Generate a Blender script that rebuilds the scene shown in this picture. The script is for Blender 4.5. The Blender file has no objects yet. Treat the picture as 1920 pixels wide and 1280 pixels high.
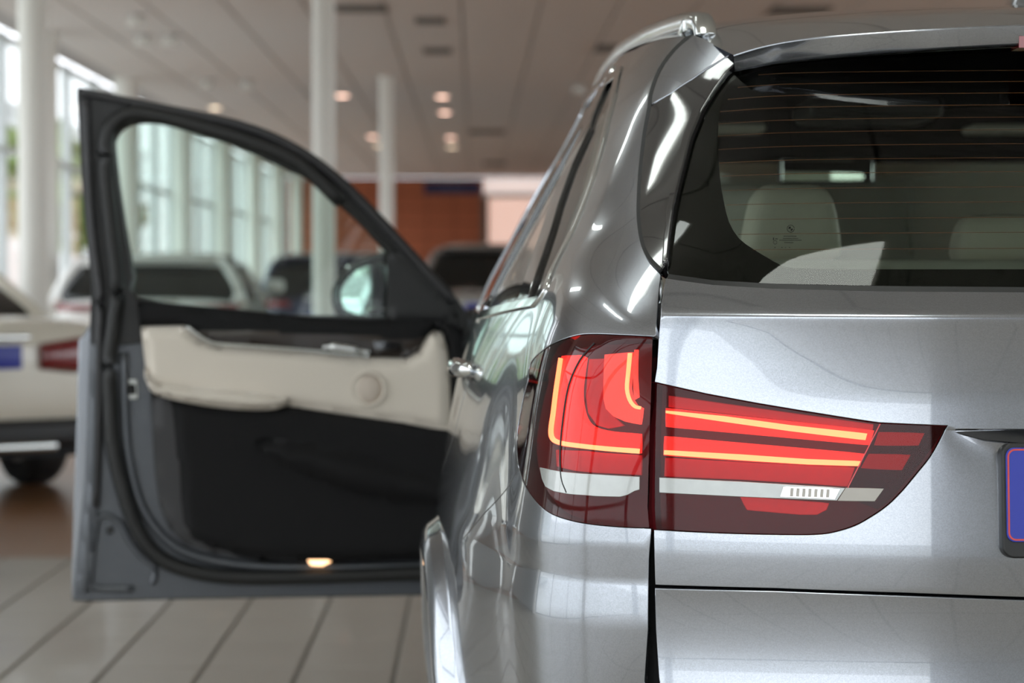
import bpy, bmesh, math, random
import numpy as np
from mathutils import Vector, Matrix
from mathutils.bvhtree import BVHTree
from mathutils.geometry import delaunay_2d_cdt

random.seed(4)
SC = bpy.context.scene
COL = SC.collection

# ------------------------------------------------------------------ camera
FPX = 85.0 / 36.0 * 1920.0
EYE = Vector((0.0, 0.0, 1.24))
cam_data = bpy.data.cameras.new('camera')
cam_data.lens = 85.0
cam_data.sensor_width = 36.0
cam_data.clip_start = 0.05
cam_data.clip_end = 400
cam_data.dof.use_dof = True
cam_data.dof.focus_distance = 3.17
cam_data.dof.aperture_fstop = 5.0
cam = bpy.data.objects.new('camera', cam_data)
COL.objects.link(cam)
cam.location = EYE
YAW = math.atan(70.0 / FPX)        # looks a little to the right of the hall's long axis
PITCH = math.atan(120.0 / FPX)     # and a little down
cam.rotation_euler = (math.pi / 2 - PITCH, 0.0, -YAW)
SC.camera = cam
CAMR = cam.rotation_euler.to_matrix()

# ------------------------------------------------------------------ world: even overcast sky
world = bpy.data.worlds.new('overcast_sky')
SC.world = world
world.use_nodes = True
wn = world.node_tree
wn.nodes.clear()
w_out = wn.nodes.new('ShaderNodeOutputWorld')
w_bg = wn.nodes.new('ShaderNodeBackground')
w_bg.inputs['Color'].default_value = (0.94, 0.975, 1.03, 1)
w_bg.inputs['Strength'].default_value = 2.6
wn.links.new(w_bg.outputs[0], w_out.inputs[0])

# ------------------------------------------------------------------ exposure
SC.view_settings.view_transform = 'Standard'
SC.view_settings.look = 'None'
SC.view_settings.gamma = 1.0
SC.view_settings.use_curve_mapping = False
SC.view_settings.exposure = 0.30
SC.cycles.max_bounces = 7
SC.cycles.diffuse_bounces = 3
SC.cycles.glossy_bounces = 4
SC.cycles.use_adaptive_sampling = True
SC.cycles.adaptive_threshold = 0.02
SC.cycles.adaptive_min_samples = 24
SC.cycles.transparent_max_bounces = 12
SC.cycles.sample_clamp_indirect = 6.0
SC.cycles.caustics_reflective = False
SC.cycles.caustics_refractive = False
SC.cycles.use_denoising = True

# ------------------------------------------------------------------ pixel <-> place
def ray(px, py):
    d = CAMR @ Vector(((px - 960.0) / FPX, -(py - 640.0) / FPX, -1.0))
    return d / d.y
def at(px, py, Y):
    return EYE + ray(px, py) * Y
def proj(p):
    q = CAMR.transposed() @ (Vector(p) - EYE)
    return 960 + FPX * q.x / -q.z, 640 - FPX * q.y / -q.z

# ------------------------------------------------------------------ materials
MATS = {}
def nd(nt, kind, **kw):
    n = nt.nodes.new(kind)
    for k, v in kw.items():
        n.inputs[k.replace('_', ' ')].default_value = v
    return n
def base_mat(name):
    m = bpy.data.materials.new(name)
    m.use_nodes = True
    m.node_tree.nodes.clear()
    out = m.node_tree.nodes.new('ShaderNodeOutputMaterial')
    MATS[name] = m
    return m, m.node_tree, out
def mat(name, col, rough=0.5, metal=0.0, coat=0.0, var=0.06, scale=40.0, bump=0.0, emit=None, estr=0.0, spec=0.5, coatr=0.03, sheen=0.0):
    m, nt, out = base_mat(name)
    b = nt.nodes.new('ShaderNodeBsdfPrincipled')
    tc = nt.nodes.new('ShaderNodeTexCoord')
    ns = nd(nt, 'ShaderNodeTexNoise', Scale=scale, Detail=3.0)
    nt.links.new(tc.outputs['Object'], ns.inputs['Vector'])
    mx = nt.nodes.new('ShaderNodeMix'); mx.data_type = 'RGBA'
    mx.inputs[6].default_value = tuple(c * (1 - var) for c in col) + (1,)
    mx.inputs[7].default_value = tuple(min(1, c * (1 + var)) for c in col) + (1,)
    nt.links.new(ns.outputs[0], mx.inputs[0])
    nt.links.new(mx.outputs[2], b.inputs['Base Color'])
    b.inputs['Roughness'].default_value = rough
    b.inputs['Metallic'].default_value = metal
    b.inputs['Coat Weight'].default_value = coat
    b.inputs['Coat Roughness'].default_value = coatr
    b.inputs['Specular IOR Level'].default_value = spec
    b.inputs['Sheen Weight'].default_value = sheen
    if emit is not None:
        b.inputs['Emission Color'].default_value = tuple(emit) + (1,)
        b.inputs['Emission Strength'].default_value = estr
    if bump:
        bp = nd(nt, 'ShaderNodeBump', Strength=bump, Distance=0.002)
        nt.links.new(ns.outputs[0], bp.inputs['Height'])
        nt.links.new(bp.outputs[0], b.inputs['Normal'])
    nt.links.new(b.outputs[0], out.inputs[0])
    return m
def glassy(name, tint, ior=1.7, rough=0.0, gloss=(1, 1, 1), emit=None):
    m, nt, out = base_mat(name)
    tr = nt.nodes.new('ShaderNodeBsdfTransparent')
    tr.inputs[0].default_value = tuple(tint) + (1,)
    gl = nt.nodes.new('ShaderNodeBsdfGlossy')
    gl.inputs[0].default_value = tuple(gloss) + (1,)
    gl.inputs['Roughness'].default_value = rough
    fr = nt.nodes.new('ShaderNodeFresnel'); fr.inputs[0].default_value = ior
    ge = nt.nodes.new('ShaderNodeNewGeometry')
    # the same reflectance from either side of the thin sheet
    io = nt.nodes.new('ShaderNodeMix'); io.data_type = 'FLOAT'
    io.inputs[2].default_value = ior; io.inputs[3].default_value = 1.0 / ior
    nt.links.new(ge.outputs['Backfacing'], io.inputs[0])
    nt.links.new(io.outputs[0], fr.inputs[0])
    mx = nt.nodes.new('ShaderNodeMixShader')
    nt.links.new(fr.outputs[0], mx.inputs[0])
    nt.links.new(tr.outputs[0], mx.inputs[1]); nt.links.new(gl.outputs[0], mx.inputs[2])
    nt.links.new(mx.outputs[0], out.inputs[0])
    return m
def emitter(name, col, s, base=(0.8, 0.8, 0.8)):
    return mat(name, base, 0.4, emit=col, estr=s, var=0.02)

def paint(name, col, metal=0.9, rough=0.2, flake=0.10, coat_ior=1.6):
    m, nt, out = base_mat(name)
    b = nt.nodes.new('ShaderNodeBsdfPrincipled')
    tc = nt.nodes.new('ShaderNodeTexCoord')
    vo = nd(nt, 'ShaderNodeTexVoronoi', Scale=900.0)
    nt.links.new(tc.outputs['Object'], vo.inputs['Vector'])
    mx = nt.nodes.new('ShaderNodeMix'); mx.data_type = 'RGBA'
    mx.inputs[6].default_value = tuple(c * (1 - flake) for c in col) + (1,)
    mx.inputs[7].default_value = tuple(min(1, c * (1 + flake)) for c in col) + (1,)
    sp = nt.nodes.new('ShaderNodeSeparateColor')
    nt.links.new(vo.outputs['Color'], sp.inputs[0])
    nt.links.new(sp.outputs[0], mx.inputs[0])
    nt.links.new(mx.outputs[2], b.inputs['Base Color'])
    b.inputs['Metallic'].default_value = metal
    b.inputs['Roughness'].default_value = rough
    b.inputs['Coat Weight'].default_value = 1.0
    b.inputs['Coat Roughness'].default_value = 0.015
    b.inputs['Coat IOR'].default_value = coat_ior
    nt.links.new(b.outputs[0], out.inputs[0])
    return m

paint('grey_paint', (0.310, 0.328, 0.368), 0.95, 0.21, coat_ior=1.95)
paint('white_paint', (0.80, 0.79, 0.76), 0.0, 0.3, 0.02)
paint('cream_paint', (0.85, 0.80, 0.68), 0.0, 0.3, 0.02)
paint('navy_paint', (0.02, 0.03, 0.09), 0.4, 0.25, 0.05)
paint('silver_paint', (0.42, 0.41, 0.39), 0.8, 0.25, 0.05)
paint('dark_paint', (0.05, 0.055, 0.06), 0.5, 0.25, 0.05)
mat('chrome', (0.75, 0.77, 0.77), 0.08, 1.0)
mat('satin_metal', (0.62, 0.64, 0.63), 0.16, 1.0, coat=0.4)
mat('black_gap', (0.008, 0.008, 0.009), 0.7)
mat('gloss_black', (0.012, 0.011, 0.012), 0.08, coat=1.0, coatr=0.0)
mat('black_plastic', (0.013, 0.013, 0.014), 0.5, bump=0.05, scale=300)
mat('soft_black', (0.0065, 0.0063, 0.007), 0.7, bump=0.08, scale=400, spec=0.25)
mat('door_steel', (0.105, 0.112, 0.125), 0.38, 0.55, coat=0.25, coatr=0.1)
mat('charcoal', (0.035, 0.034, 0.037), 0.5, bump=0.06, scale=300)
mat('rubber', (0.012, 0.012, 0.012), 0.55)
mat('headliner', (0.004, 0.004, 0.0045), 0.95, spec=0.1)
mat('beige_leather', (0.74, 0.67, 0.585), 0.5, bump=0.1, scale=350, var=0.03)
mat('beige_mesh', (0.58, 0.50, 0.43), 0.6, bump=0.3, scale=900)
mat('grey_leather', (0.62, 0.59, 0.53), 0.5, bump=0.1, scale=350, var=0.03)
mat('wood_trim', (0.020, 0.011, 0.007), 0.4, coat=0.15, var=0.6, scale=12)
mat('frit', (0.004, 0.0035, 0.003), 0.6, spec=0.1)
mat('heater_wire', (0.26, 0.07, 0.012), 0.5)
mat('lamp_inner', (0.06, 0.004, 0.007), 0.55, spec=0.15, emit=(1, .03, .05), estr=0.025)
mat('lamp_red', (0.36, 0.010, 0.014), 0.25, coat=0.5, scale=120, var=0.25, emit=(1, .015, .025), estr=0.20)
emitter('light_bar', (1.0, 0.062, 0.042), 1.3, (0.5, 0.03, 0.03))
emitter('light_strip', (1.0, 0.50, 0.16), 3.4)
emitter('light_bar_soft', (1.0, 0.16, 0.11), 1.3, (0.5, 0.05, 0.05))
emitter('light_bar_dim', (1.0, 0.03, 0.04), 0.75, (0.4, 0.02, 0.02))
mat('reverse_lens', (0.38, 0.39, 0.38), 0.16, metal=0.2, coat=1.0, var=0.12, scale=60)
mat('reverse_frost', (0.36, 0.33, 0.29), 0.3, coat=0.6)
glassy('red_lens', (0.80, 0.30, 0.30), 1.32)
glassy('smoke_lens', (0.30, 0.10, 0.10), 1.2)
glassy('privacy_glass', (0.50, 0.555, 0.48), 1.31)
glassy('side_glass', (0.80, 0.86, 0.82), 1.6)
glassy('door_glass', (0.72, 0.86, 0.80), 1.45)
glassy('window_pane', (0.96, 0.975, 0.97), 1.3)
mat('mirror_glass', (0.86, 0.90, 0.88), 0.02, 1.0)
mat('plate_blue', (0.02, 0.035, 0.36), 0.35, var=0.05)
mat('plate_red', (0.62, 0.06, 0.05), 0.4)
mat('tyre', (0.014, 0.014, 0.014), 0.7)
mat('alloy', (0.40, 0.41, 0.42), 0.25, 0.9)
mat('car_glass', (0.006, 0.008, 0.008), 0.05, spec=0.7)
mat('tail_red', (0.22, 0.008, 0.012), 0.2, coat=1.0)
emitter('tail_glow', (1.0, 0.10, 0.14), 1.2)
mat('floor_tile', (0.47, 0.435, 0.38), 0.32, var=0.05, scale=3.0, coat=0.1)
mat('grout', (0.25, 0.225, 0.19), 0.8)
mat('ceiling_panel', (0.75, 0.705, 0.665), 0.9, var=0.03, scale=20)
mat('ceiling_grid', (0.50, 0.47, 0.45), 0.8)
mat('wall_dark', (0.42, 0.42, 0.41), 0.8, var=0.05, scale=3)
mat('wall_grey', (0.60, 0.59, 0.57), 0.85, var=0.04, scale=4)
mat('column_white', (0.90, 0.88, 0.82), 0.45, var=0.02)
mat('window_frame', (0.66, 0.69, 0.69), 0.4)
mat('vent_dark', (0.20, 0.18, 0.16), 0.8)
mat('terracotta', (0.55, 0.165, 0.075), 0.65, var=0.25, scale=1.2)
mat('terracotta_joint', (0.16, 0.06, 0.035), 0.9)
mat('sign_blue', (0.018, 0.022, 0.10), 0.4)
mat('sign_text', (0.14, 0.16, 0.30), 0.5)
emitter('lit_blind_white', (1.0, 0.80, 0.74), 0.55)
emitter('lit_blind_pink', (1.0, 0.62, 0.50), 0.55)
emitter('warm_lamp', (1.0, 0.60, 0.46), 4.5)
emitter('pale_lamp', (1.0, 0.76, 0.52), 3.0)
emitter('strip_lamp', (0.93, 1.0, 0.96), 6.0)
emitter('panel_lamp', (0.95, 1.0, 0.92), 11.0)
emitter('courtesy_lamp', (1.0, 0.55, 0.25), 2.5)
mat('paving', (0.50, 0.50, 0.48), 0.8, var=0.08, scale=0.6)
mat('facade_pale', (0.62, 0.64, 0.64), 0.8, var=0.05, scale=0.4)
mat('facade_tan', (0.40, 0.32, 0.26), 0.8, var=0.08)
mat('leaf_green', (0.20, 0.30, 0.07), 0.7, var=0.3, scale=2.0)
mat('bark', (0.10, 0.07, 0.05), 0.9)

for n_ in ('lamp_inner', 'lamp_red', 'light_bar', 'light_strip', 'light_bar_soft', 'light_bar_dim', 'tail_glow', 'courtesy_lamp', 'lit_blind_white', 'lit_blind_pink', 'warm_lamp', 'pale_lamp'):
    MATS[n_].cycles.emission_sampling = 'NONE'      # small glowing things, found by chance only

# wood-look brown floor further back
def brown_floor():
    m, nt, out = base_mat('brown_floor')
    b = nt.nodes.new('ShaderNodeBsdfPrincipled')
    tc = nt.nodes.new('ShaderNodeTexCoord')
    br = nd(nt, 'ShaderNodeTexBrick', Scale=1.0)
    br.inputs['Color1'].default_value = (0.30, 0.150, 0.070, 1)
    br.inputs['Color2'].default_value = (0.315, 0.160, 0.076, 1)
    br.inputs['Mortar'].default_value = (0.24, 0.125, 0.062, 1)
    br.inputs['Mortar Size'].default_value = 0.006
    br.inputs['Brick Width'].default_value = 0.6
    br.inputs['Row Height'].default_value = 0.3
    nt.links.new(tc.outputs['Object'], br.inputs['Vector'])
    nt.links.new(br.outputs[0], b.inputs['Base Color'])
    b.inputs['Roughness'].default_value = 0.32
    nt.links.new(b.outputs[0], out.inputs[0])
brown_floor()
def grid_floor():
    m, nt, out = base_mat('grid_floor')
    b = nt.nodes.new('ShaderNodeBsdfPrincipled')
    tc = nt.nodes.new('ShaderNodeTexCoord')
    br = nd(nt, 'ShaderNodeTexBrick', Scale=1.0)
    br.offset = 0.0
    br.inputs['Color1'].default_value = (0.45, 0.415, 0.36, 1)
    br.inputs['Color2'].default_value = (0.48, 0.445, 0.39, 1)
    br.inputs['Mortar'].default_value = (0.26, 0.235, 0.20, 1)
    br.inputs['Mortar Size'].default_value = 0.008
    br.inputs['Brick Width'].default_value = 0.305
    br.inputs['Row Height'].default_value = 0.61
    nt.links.new(tc.outputs['Object'], br.inputs['Vector'])
    nt.links.new(br.outputs[0], b.inputs['Base Color'])
    b.inputs['Roughness'].default_value = 0.32
    nt.links.new(b.outputs[0], out.inputs[0])
grid_floor()

# ------------------------------------------------------------------ object helpers
ORIGIN = {}      # root name -> place its parts are written relative to
def tag(o, label=None, cat=None, group=None, kind=None):
    if label: o['label'] = label
    if cat: o['category'] = cat
    if group: o['group'] = group
    if kind: o['kind'] = kind
    return o
def thing(name, label, cat, loc=(0, 0, 0), rotz=0.0, group=None, kind=None):
    o = bpy.data.objects.new(name, None)
    o.empty_display_size = 0.1
    COL.objects.link(o)
    o.location = loc
    o.rotation_euler = (0, 0, rotz)
    ORIGIN[o.name] = Vector(loc)
    return tag(o, label, cat, group, kind)
def link_mesh(name, me, m, parent=None, smooth=True):
    o = bpy.data.objects.new(name, me)
    COL.objects.link(o)
    if m is not None:
        me.materials.append(MATS[m] if isinstance(m, str) else m)
    if parent is not None:
        o.parent = parent
        ORIGIN[o.name] = ORIGIN[parent.name]
    else:
        ORIGIN[o.name] = Vector((0, 0, 0))
    return o
def obj(name, verts, faces, m, parent=None, smooth=True, normals=None, local=False):
    """one mesh object; verts in world space unless local"""
    v = np.asarray(verts, dtype=float).reshape(-1, 3)
    if parent is not None and not local:
        v = v - np.array(ORIGIN[parent.name])
    me = bpy.data.meshes.new(name)
    me.from_pydata(v.tolist(), [], [tuple(int(i) for i in f) for f in faces])
    me.update()
    if smooth:
        me.shade_smooth()
    if normals is not None:
        me.normals_split_custom_set_from_vertices([tuple(n) for n in np.asarray(normals)])
    return link_mesh(name, me, m, parent)
def bm_obj(name, bm, m, parent=None, smooth=False, local=True):
    me = bpy.data.meshes.new(name)
    if parent is not None and not local:
        bmesh.ops.translate(bm, verts=bm.verts, vec=-ORIGIN[parent.name])
    bmesh.ops.recalc_face_normals(bm, faces=bm.faces)
    bm.to_mesh(me); bm.free()
    if smooth: me.shade_smooth()
    return link_mesh(name, me, m, parent)
def add_box(bm, c, s, rot=None):
    M = Matrix.Translation(c)
    if rot is not None: M = M @ rot.to_4x4()
    bmesh.ops.create_cube(bm, size=1.0, matrix=M @ Matrix.Diagonal((s[0], s[1], s[2], 1)))
def box(name, c, s, m, parent=None, bevel=0.0, seg=2, local=False, kind=None):
    bm = bmesh.new()
    add_box(bm, c, s)
    if bevel:
        bmesh.ops.bevel(bm, geom=list(bm.edges), offset=bevel, segments=seg, affect='EDGES', profile=0.5)
    o = bm_obj(name, bm, m, parent, smooth=bool(bevel), local=local)
    if kind: o['kind'] = kind
    return o
def lathe(profile, n=32, axis='z', centre=(0, 0, 0), closed=False):
    """profile of (radius, height) turned about an axis -> verts, faces"""
    vs, fs = [], []
    k = len(profile)
    for i in range(n):
        a = 2 * math.pi * i / n
        for r, h in profile:
            p = (r * math.cos(a), r * math.sin(a), h)
            if axis == 'x': p = (p[2], p[0], p[1])
            if axis == 'y': p = (p[0], p[2], p[1])
            vs.append((p[0] + centre[0], p[1] + centre[1], p[2] + centre[2]))
    for i in range(n):
        j = (i + 1) % n
        for q in range(k - 1 if not closed else k):
            q2 = (q + 1) % k
            fs.append((i * k + q, j * k + q, j * k + q2, i * k + q2))
    return vs, fs
def tube(path, rad, n=8, closed=False, flat=1.0):
    """round bar along a path -> verts, faces"""
    P = [Vector(p) for p in path]
    vs, fs = [], []
    m = len(P)
    up0 = Vector((0, 0, 1))
    for i, p in enumerate(P):
        a = P[(i - 1) % m] if (i > 0 or closed) else p
        b = P[(i + 1) % m] if (i < m - 1 or closed) else p
        t = (b - a).normalized()
        s = t.cross(up0)
        if s.length < 1e-3: s = t.cross(Vector((0, 1, 0)))
        s.normalize(); u = s.cross(t).normalized()
        r = rad[i] if isinstance(rad, (list, tuple)) else rad
        for k in range(n):
            an = 2 * math.pi * k / n
            vs.append(p + s * (r * math.cos(an)) + u * (r * flat * math.sin(an)))
    for i in range(m if closed else m - 1):
        j = (i + 1) % m
        for k in range(n):
            k2 = (k + 1) % n
            fs.append((i * n + k, i * n + k2, j * n + k2, j * n + k))
    if not closed:
        fs.append(tuple(range(n))[::-1]); fs.append(tuple((m - 1) * n + k for k in range(n)))
    return vs, fs
def loft(rows, close_u=False, caps=False):
    n = len(rows[0]); vs = [tuple(p) for r in rows for p in r]; fs = []
    for i in range(len(rows) - 1):
        for j in range(n if close_u else n - 1):
            j2 = (j + 1) % n
            fs.append((i * n + j, i * n + j2, (i + 1) * n + j2, (i + 1) * n + j))
    if caps:
        fs.append(tuple(range(n))[::-1]); fs.append(tuple((len(rows) - 1) * n + k for k in range(n)))
    return vs, fs
def smooth_path(pts, n=8, closed=False):
    """Catmull-Rom through points of any dimension"""
    P = [np.array(p, float) for p in pts]; out = []
    m = len(P)
    for i in range(m if closed else m - 1):
        p0 = P[(i - 1) % m] if (closed or i > 0) else 2 * P[0] - P[1]
        p1 = P[i]; p2 = P[(i + 1) % m]
        p3 = P[(i + 2) % m] if (closed or i < m - 2) else 2 * P[-1] - P[-2]
        for k in range(n):
            t = k / n
            out.append(0.5 * ((2 * p1) + (p2 - p0) * t + (2 * p0 - 5 * p1 + 4 * p2 - p3) * t * t + (3 * p1 - p0 - 3 * p2 + p3) * t ** 3))
    if not closed: out.append(P[-1])
    return out
# ------------------------------------------------------------------ the hall
XL, XR, YB, YF, HC = -4.75, 11.0, -6.0, 61.0, 3.74
def struct(o, label=None):
    o['kind'] = 'structure'
    if label: o['label'] = label
    return o
def emp(name, kind='structure', label=None):
    o = bpy.data.objects.new(name, None); COL.objects.link(o); ORIGIN[o.name] = Vector((0, 0, 0)); o['kind'] = kind
    if label: o['label'] = label
    return o
# floor: one slab of pale tile near the car, brown beyond; single tiles where the picture shows them
YSPLIT = 10.72
fl = struct(box('floor', ((XL + XR) / 2, (YB + YSPLIT) / 2, -.05), (XR - XL, YSPLIT - YB, .0876), 'grout'))
TX, TY = .305, .61
def tile_mesh(name, sx, sy, h, m, bev=.003):
    bm = bmesh.new(); add_box(bm, (0, 0, h / 2), (sx, sy, h))
    top = [e for e in bm.edges if all(v.co.z > h * .9 for v in e.verts)]
    bmesh.ops.bevel(bm, geom=top, offset=bev, segments=1, affect='EDGES')
    me = bpy.data.meshes.new(name); bm.to_mesh(me); bm.free(); me.materials.append(MATS[m]); return me
tm = tile_mesh('floor_tile', TX - .012, TY - .012, .007, 'floor_tile')
# tile joints run along the hall; one joint passes below the picture's x = 551 at the lower edge
p0 = at(551, 1276, 7.4); yj = EYE.z / (EYE.z - p0.z) * 7.4; xj = at(551, 1276, yj).x
tiles = []
x = xj - 11 * TX
while x < xj + 4 * TX:
    y = YSPLIT - 8 * TY
    while y < YSPLIT - .05:
        o = bpy.data.objects.new('floor_tile', tm); COL.objects.link(o); o.parent = fl
        o.location = (x + TX / 2, y + TY / 2, -.0062)
        y += TY
    x += TX
tx0, tx1, ty0 = xj - 11 * TX, xj + 4 * TX, YSPLIT - 8 * TY
bm = bmesh.new()
for (a, b, c, d) in ((XL, tx0, YB, YSPLIT), (tx1, XR, YB, YSPLIT), (tx0, tx1, YB, ty0)):
    add_box(bm, ((a + b) / 2, (c + d) / 2, -.003), (b - a, d - c, .0078))
o = bm_obj('tiling', bm, 'grid_floor', fl); o['kind'] = 'stuff'
fb = struct(box('floor_brown', ((XL + XR) / 2, (YF + YSPLIT) / 2, -.05), (XR - XL, YF - YSPLIT, .10), 'brown_floor'))
# ceiling: deck and laid-in panels
ce = struct(box('ceiling', ((XL + XR) / 2, (YB + YF) / 2, HC + .06), (XR - XL, YF - YB, .10), 'ceiling_grid'))
CW, CL = .72, 2.88
cm = tile_mesh('ceiling_panel', CW - .022, CL - .022, .02, 'ceiling_panel', .004)
xc0 = at(865, 0, 1.0); sc0 = (HC - EYE.z) / (xc0.z - EYE.z); xcj = xc0.x * sc0
xs = [xcj + i * CW for i in range(-7, 10)]
rest = bmesh.new()
for x in np.arange(XL, XR, CW):
    for y in np.arange(YB, YF - .5, CL):
        pass
for xi in xs[:-1]:
    for k in range(14):
        y = 19.5 + k * CL
        if xi < XL - .4 or y + CL > YF + 1: continue
        o = bpy.data.objects.new('ceiling_panel', cm); COL.objects.link(o); o.parent = ce
        o.location = (xi + CW / 2, y + CL / 2, HC + .012); o.rotation_euler = (math.pi, 0, 0)
ya, yb2 = 19.5, 19.5 + 14 * CL
def panels_rest(x0, x1, y0, y1):
    nx = max(1, int((x1 - x0) / CW)); ny = max(1, int((y1 - y0) / CL))
    for i in range(nx):
        for j in range(ny):
            add_box(rest, (x0 + (i + .5) * (x1 - x0) / nx, y0 + (j + .5) * (y1 - y0) / ny, HC), ((x1 - x0) / nx - .022, (y1 - y0) / ny - .022, .02))
panels_rest(XL, XR, YB, ya); panels_rest(xs[-1], XR, ya, YF)
o = bm_obj('ceiling_panels_rest', rest, 'ceiling_panel', ce); o['kind'] = 'stuff'
# walls
wf = struct(box('wall_far', ((XL + XR) / 2, YF + .1, HC / 2), (XR - XL, .2, HC), 'terracotta_joint'))

FX = 0.22      # the glazed part of the wall behind the camera ends here
FX2 = 2.7
struct(box('wall_back', ((FX + FX2) / 2, YB - .1, HC / 2), (FX2 - FX, .2, HC), 'wall_grey'))
# terracotta cladding panels on the far wall
S61 = FPX / YF
fx0, fx1 = XL + .05, at(905, 400, YF).x
pw, ph = .70, .37
pm = tile_mesh('cladding_panel', pw - .02, ph - .02, .03, 'terracotta', .006)
nx = int((fx1 - fx0) / pw)
for i in range(nx + 1):
    for j in range(10):
        if fx0 + (i + 1) * pw > fx1 + .2: continue
        o = bpy.data.objects.new('cladding_panel', pm); COL.objects.link(o); o.parent = wf
        o.location = (fx0 + (i + .5) * pw, YF, (j + .5) * ph + .02); o.rotation_euler = (math.pi / 2, 0, 0)
# lit, screened window beside it
w0 = at(907, 338, YF - .05); w1 = at(1015, 458, YF - .05)
wl = emp('window_1', label='wide lit window with pale pink blinds beside terracotta wall')
wmid = at(960, 366, YF).z
def wb(name, x0, x1, z0, z1, y, t, m, par):
    return box(name, ((x0 + x1) / 2, y, (z0 + z1) / 2), (abs(x1 - x0), t, abs(z1 - z0)), m, par)
wb('blind', w0.x, w1.x + 3, wmid + .04, HC - .03, YF - .05, .06, 'lit_blind_white', wl)
wb('blind', w0.x + .12, w1.x + 3, .9, wmid - .06, YF - .05, .06, 'lit_blind_pink', wl)
wb('frame', w0.x - .05, w1.x + 3, wmid - .07, wmid + .05, YF - .09, .14, 'window_frame', wl)
wb('frame', w0.x - .06, w0.x + .10, .9, wmid - .07, YF - .09, .14, 'vent_dark', wl)
wb('plain_wall', w1.x + 3, XR, 0, HC, YF - .03, .06, 'wall_grey', wf)
# the blue sign over the cladding
s0 = at(795, 342, YF - .3); s1 = at(901, 363, YF - .3)
sg = thing('hanging_sign', 'dark blue sign board hung high on the terracotta wall', 'sign', ((s0.x + s1.x) / 2, YF - .12, s1.z))
wb('board', s0.x, s1.x, s1.z, s0.z, YF - .12, .08, 'sign_blue', sg)
for k in range(6):
    cx = s0.x + (s1.x - s0.x) * (.30 + .075 * k)
    wb('letter', cx - .028, cx + .028, s1.z + .09, s1.z + (.16, .19, .15, .19, .16, .15)[k], YF - .165, .012, 'sign_text', sg)

# glazed long wall on the left: bays of panes between slim posts
WN = [2]
def glazed(axis, fixed, a, b, n, label, rails=(0.02, 1.0, 2.55, HC - .05), inward=1):
    w = emp('window_%d' % WN[0], label=label); WN[0] += 1
    def put(name, c0, c1, z0, z1, t, m):
        mid, ln = (c0 + c1) / 2, abs(c1 - c0)
        if axis == 'x':
            return box(name, (fixed, mid, (z0 + z1) / 2), (t, ln, z1 - z0), m, w)
        return box(name, (mid, fixed, (z0 + z1) / 2), (ln, t, z1 - z0), m, w)
    for i in range(n + 1):
        c = a + (b - a) * i / n
        put('mullion', c - .03, c + .03, .0, HC, .10, 'window_frame')
    for z in rails:
        put('rail', a, b, z - .03, z + .03, .08, 'window_frame')
    for i in range(n):
        c0, c1 = a + (b - a) * i / n + .03, a + (b - a) * (i + 1) / n - .03
        put('pane', c0, c1, .05, HC - .06, .008, 'window_pane')
    return w
COLY = [1.1 + 5.9 * k for k in range(11)]
ys = [YB] + COLY + [YF]
for k in range(len(ys) - 1):
    if k == 2: continue
    glazed('x', XL - .06, ys[k] + .02, ys[k + 1] - .02, 1 if k == 0 else 3, 'floor to ceiling glazing of the long left wall, bay %d from the back' % (k + 1))
struct(box('wall_left', (XL - .1, (ys[2] + ys[3]) / 2, HC / 2), (.2, ys[3] - ys[2], HC), 'wall_dark'))
YR = [YB + 6.5 * k for k in range(9)]  # bays of glass added along the unseen right wall to light the hall
struct(box('wall_right', (XR + .1, (YR[-1] + YF) / 2, HC / 2), (.2, YF - YR[-1], HC), 'wall_grey'))
glazed('y', YB - .06, FX2, XR, 3, 'added glazed front at the right behind the car, brightening the hall', rails=(0.02, HC - .05))  # extra glazing out of view, added for frontal light on the columns
for k in range(8):
    glazed('x', XR + .06, YR[k], YR[k + 1], 4, 'added glazing of the unseen right wall, brightening the hall, bay %d from the back' % (k + 1))
glazed('y', YB - .06, XL, FX, 1, 'tall glazed front behind the car', rails=(0.02, HC - .05))
# posts along the glass
def column(x, y, r, label, z1=HC):
    o = obj('column', *lathe([(0, -.01), (r * 1.25, -.01), (r * 1.25, .06), (r, .07), (r, z1 - .04), (r * 1.12, z1 - .03), (r * 1.12, z1 + .02), (0, z1 + .02)], 32, 'z', (x, y, 0)), 'column_white')
    return tag(o, label, 'column', kind='structure')
for k, y in enumerate(COLY):
    column(XL + .36, y, .15, 'white round column along the glazed wall, number %d from the back' % (k + 1))
pA = at(62, 300, 16.5); column(pA.x, 16.5, .100, 'white round column at the left edge, behind the cream car')
pB = at(607, 300, 17.7); column(pB.x, 17.7, .082, 'slim cream column seen partly through the car door window')
pC = at(725, 300, 30.2); column(pC.x, 30.2, .088, 'thin white column in front of the terracotta wall')

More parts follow.
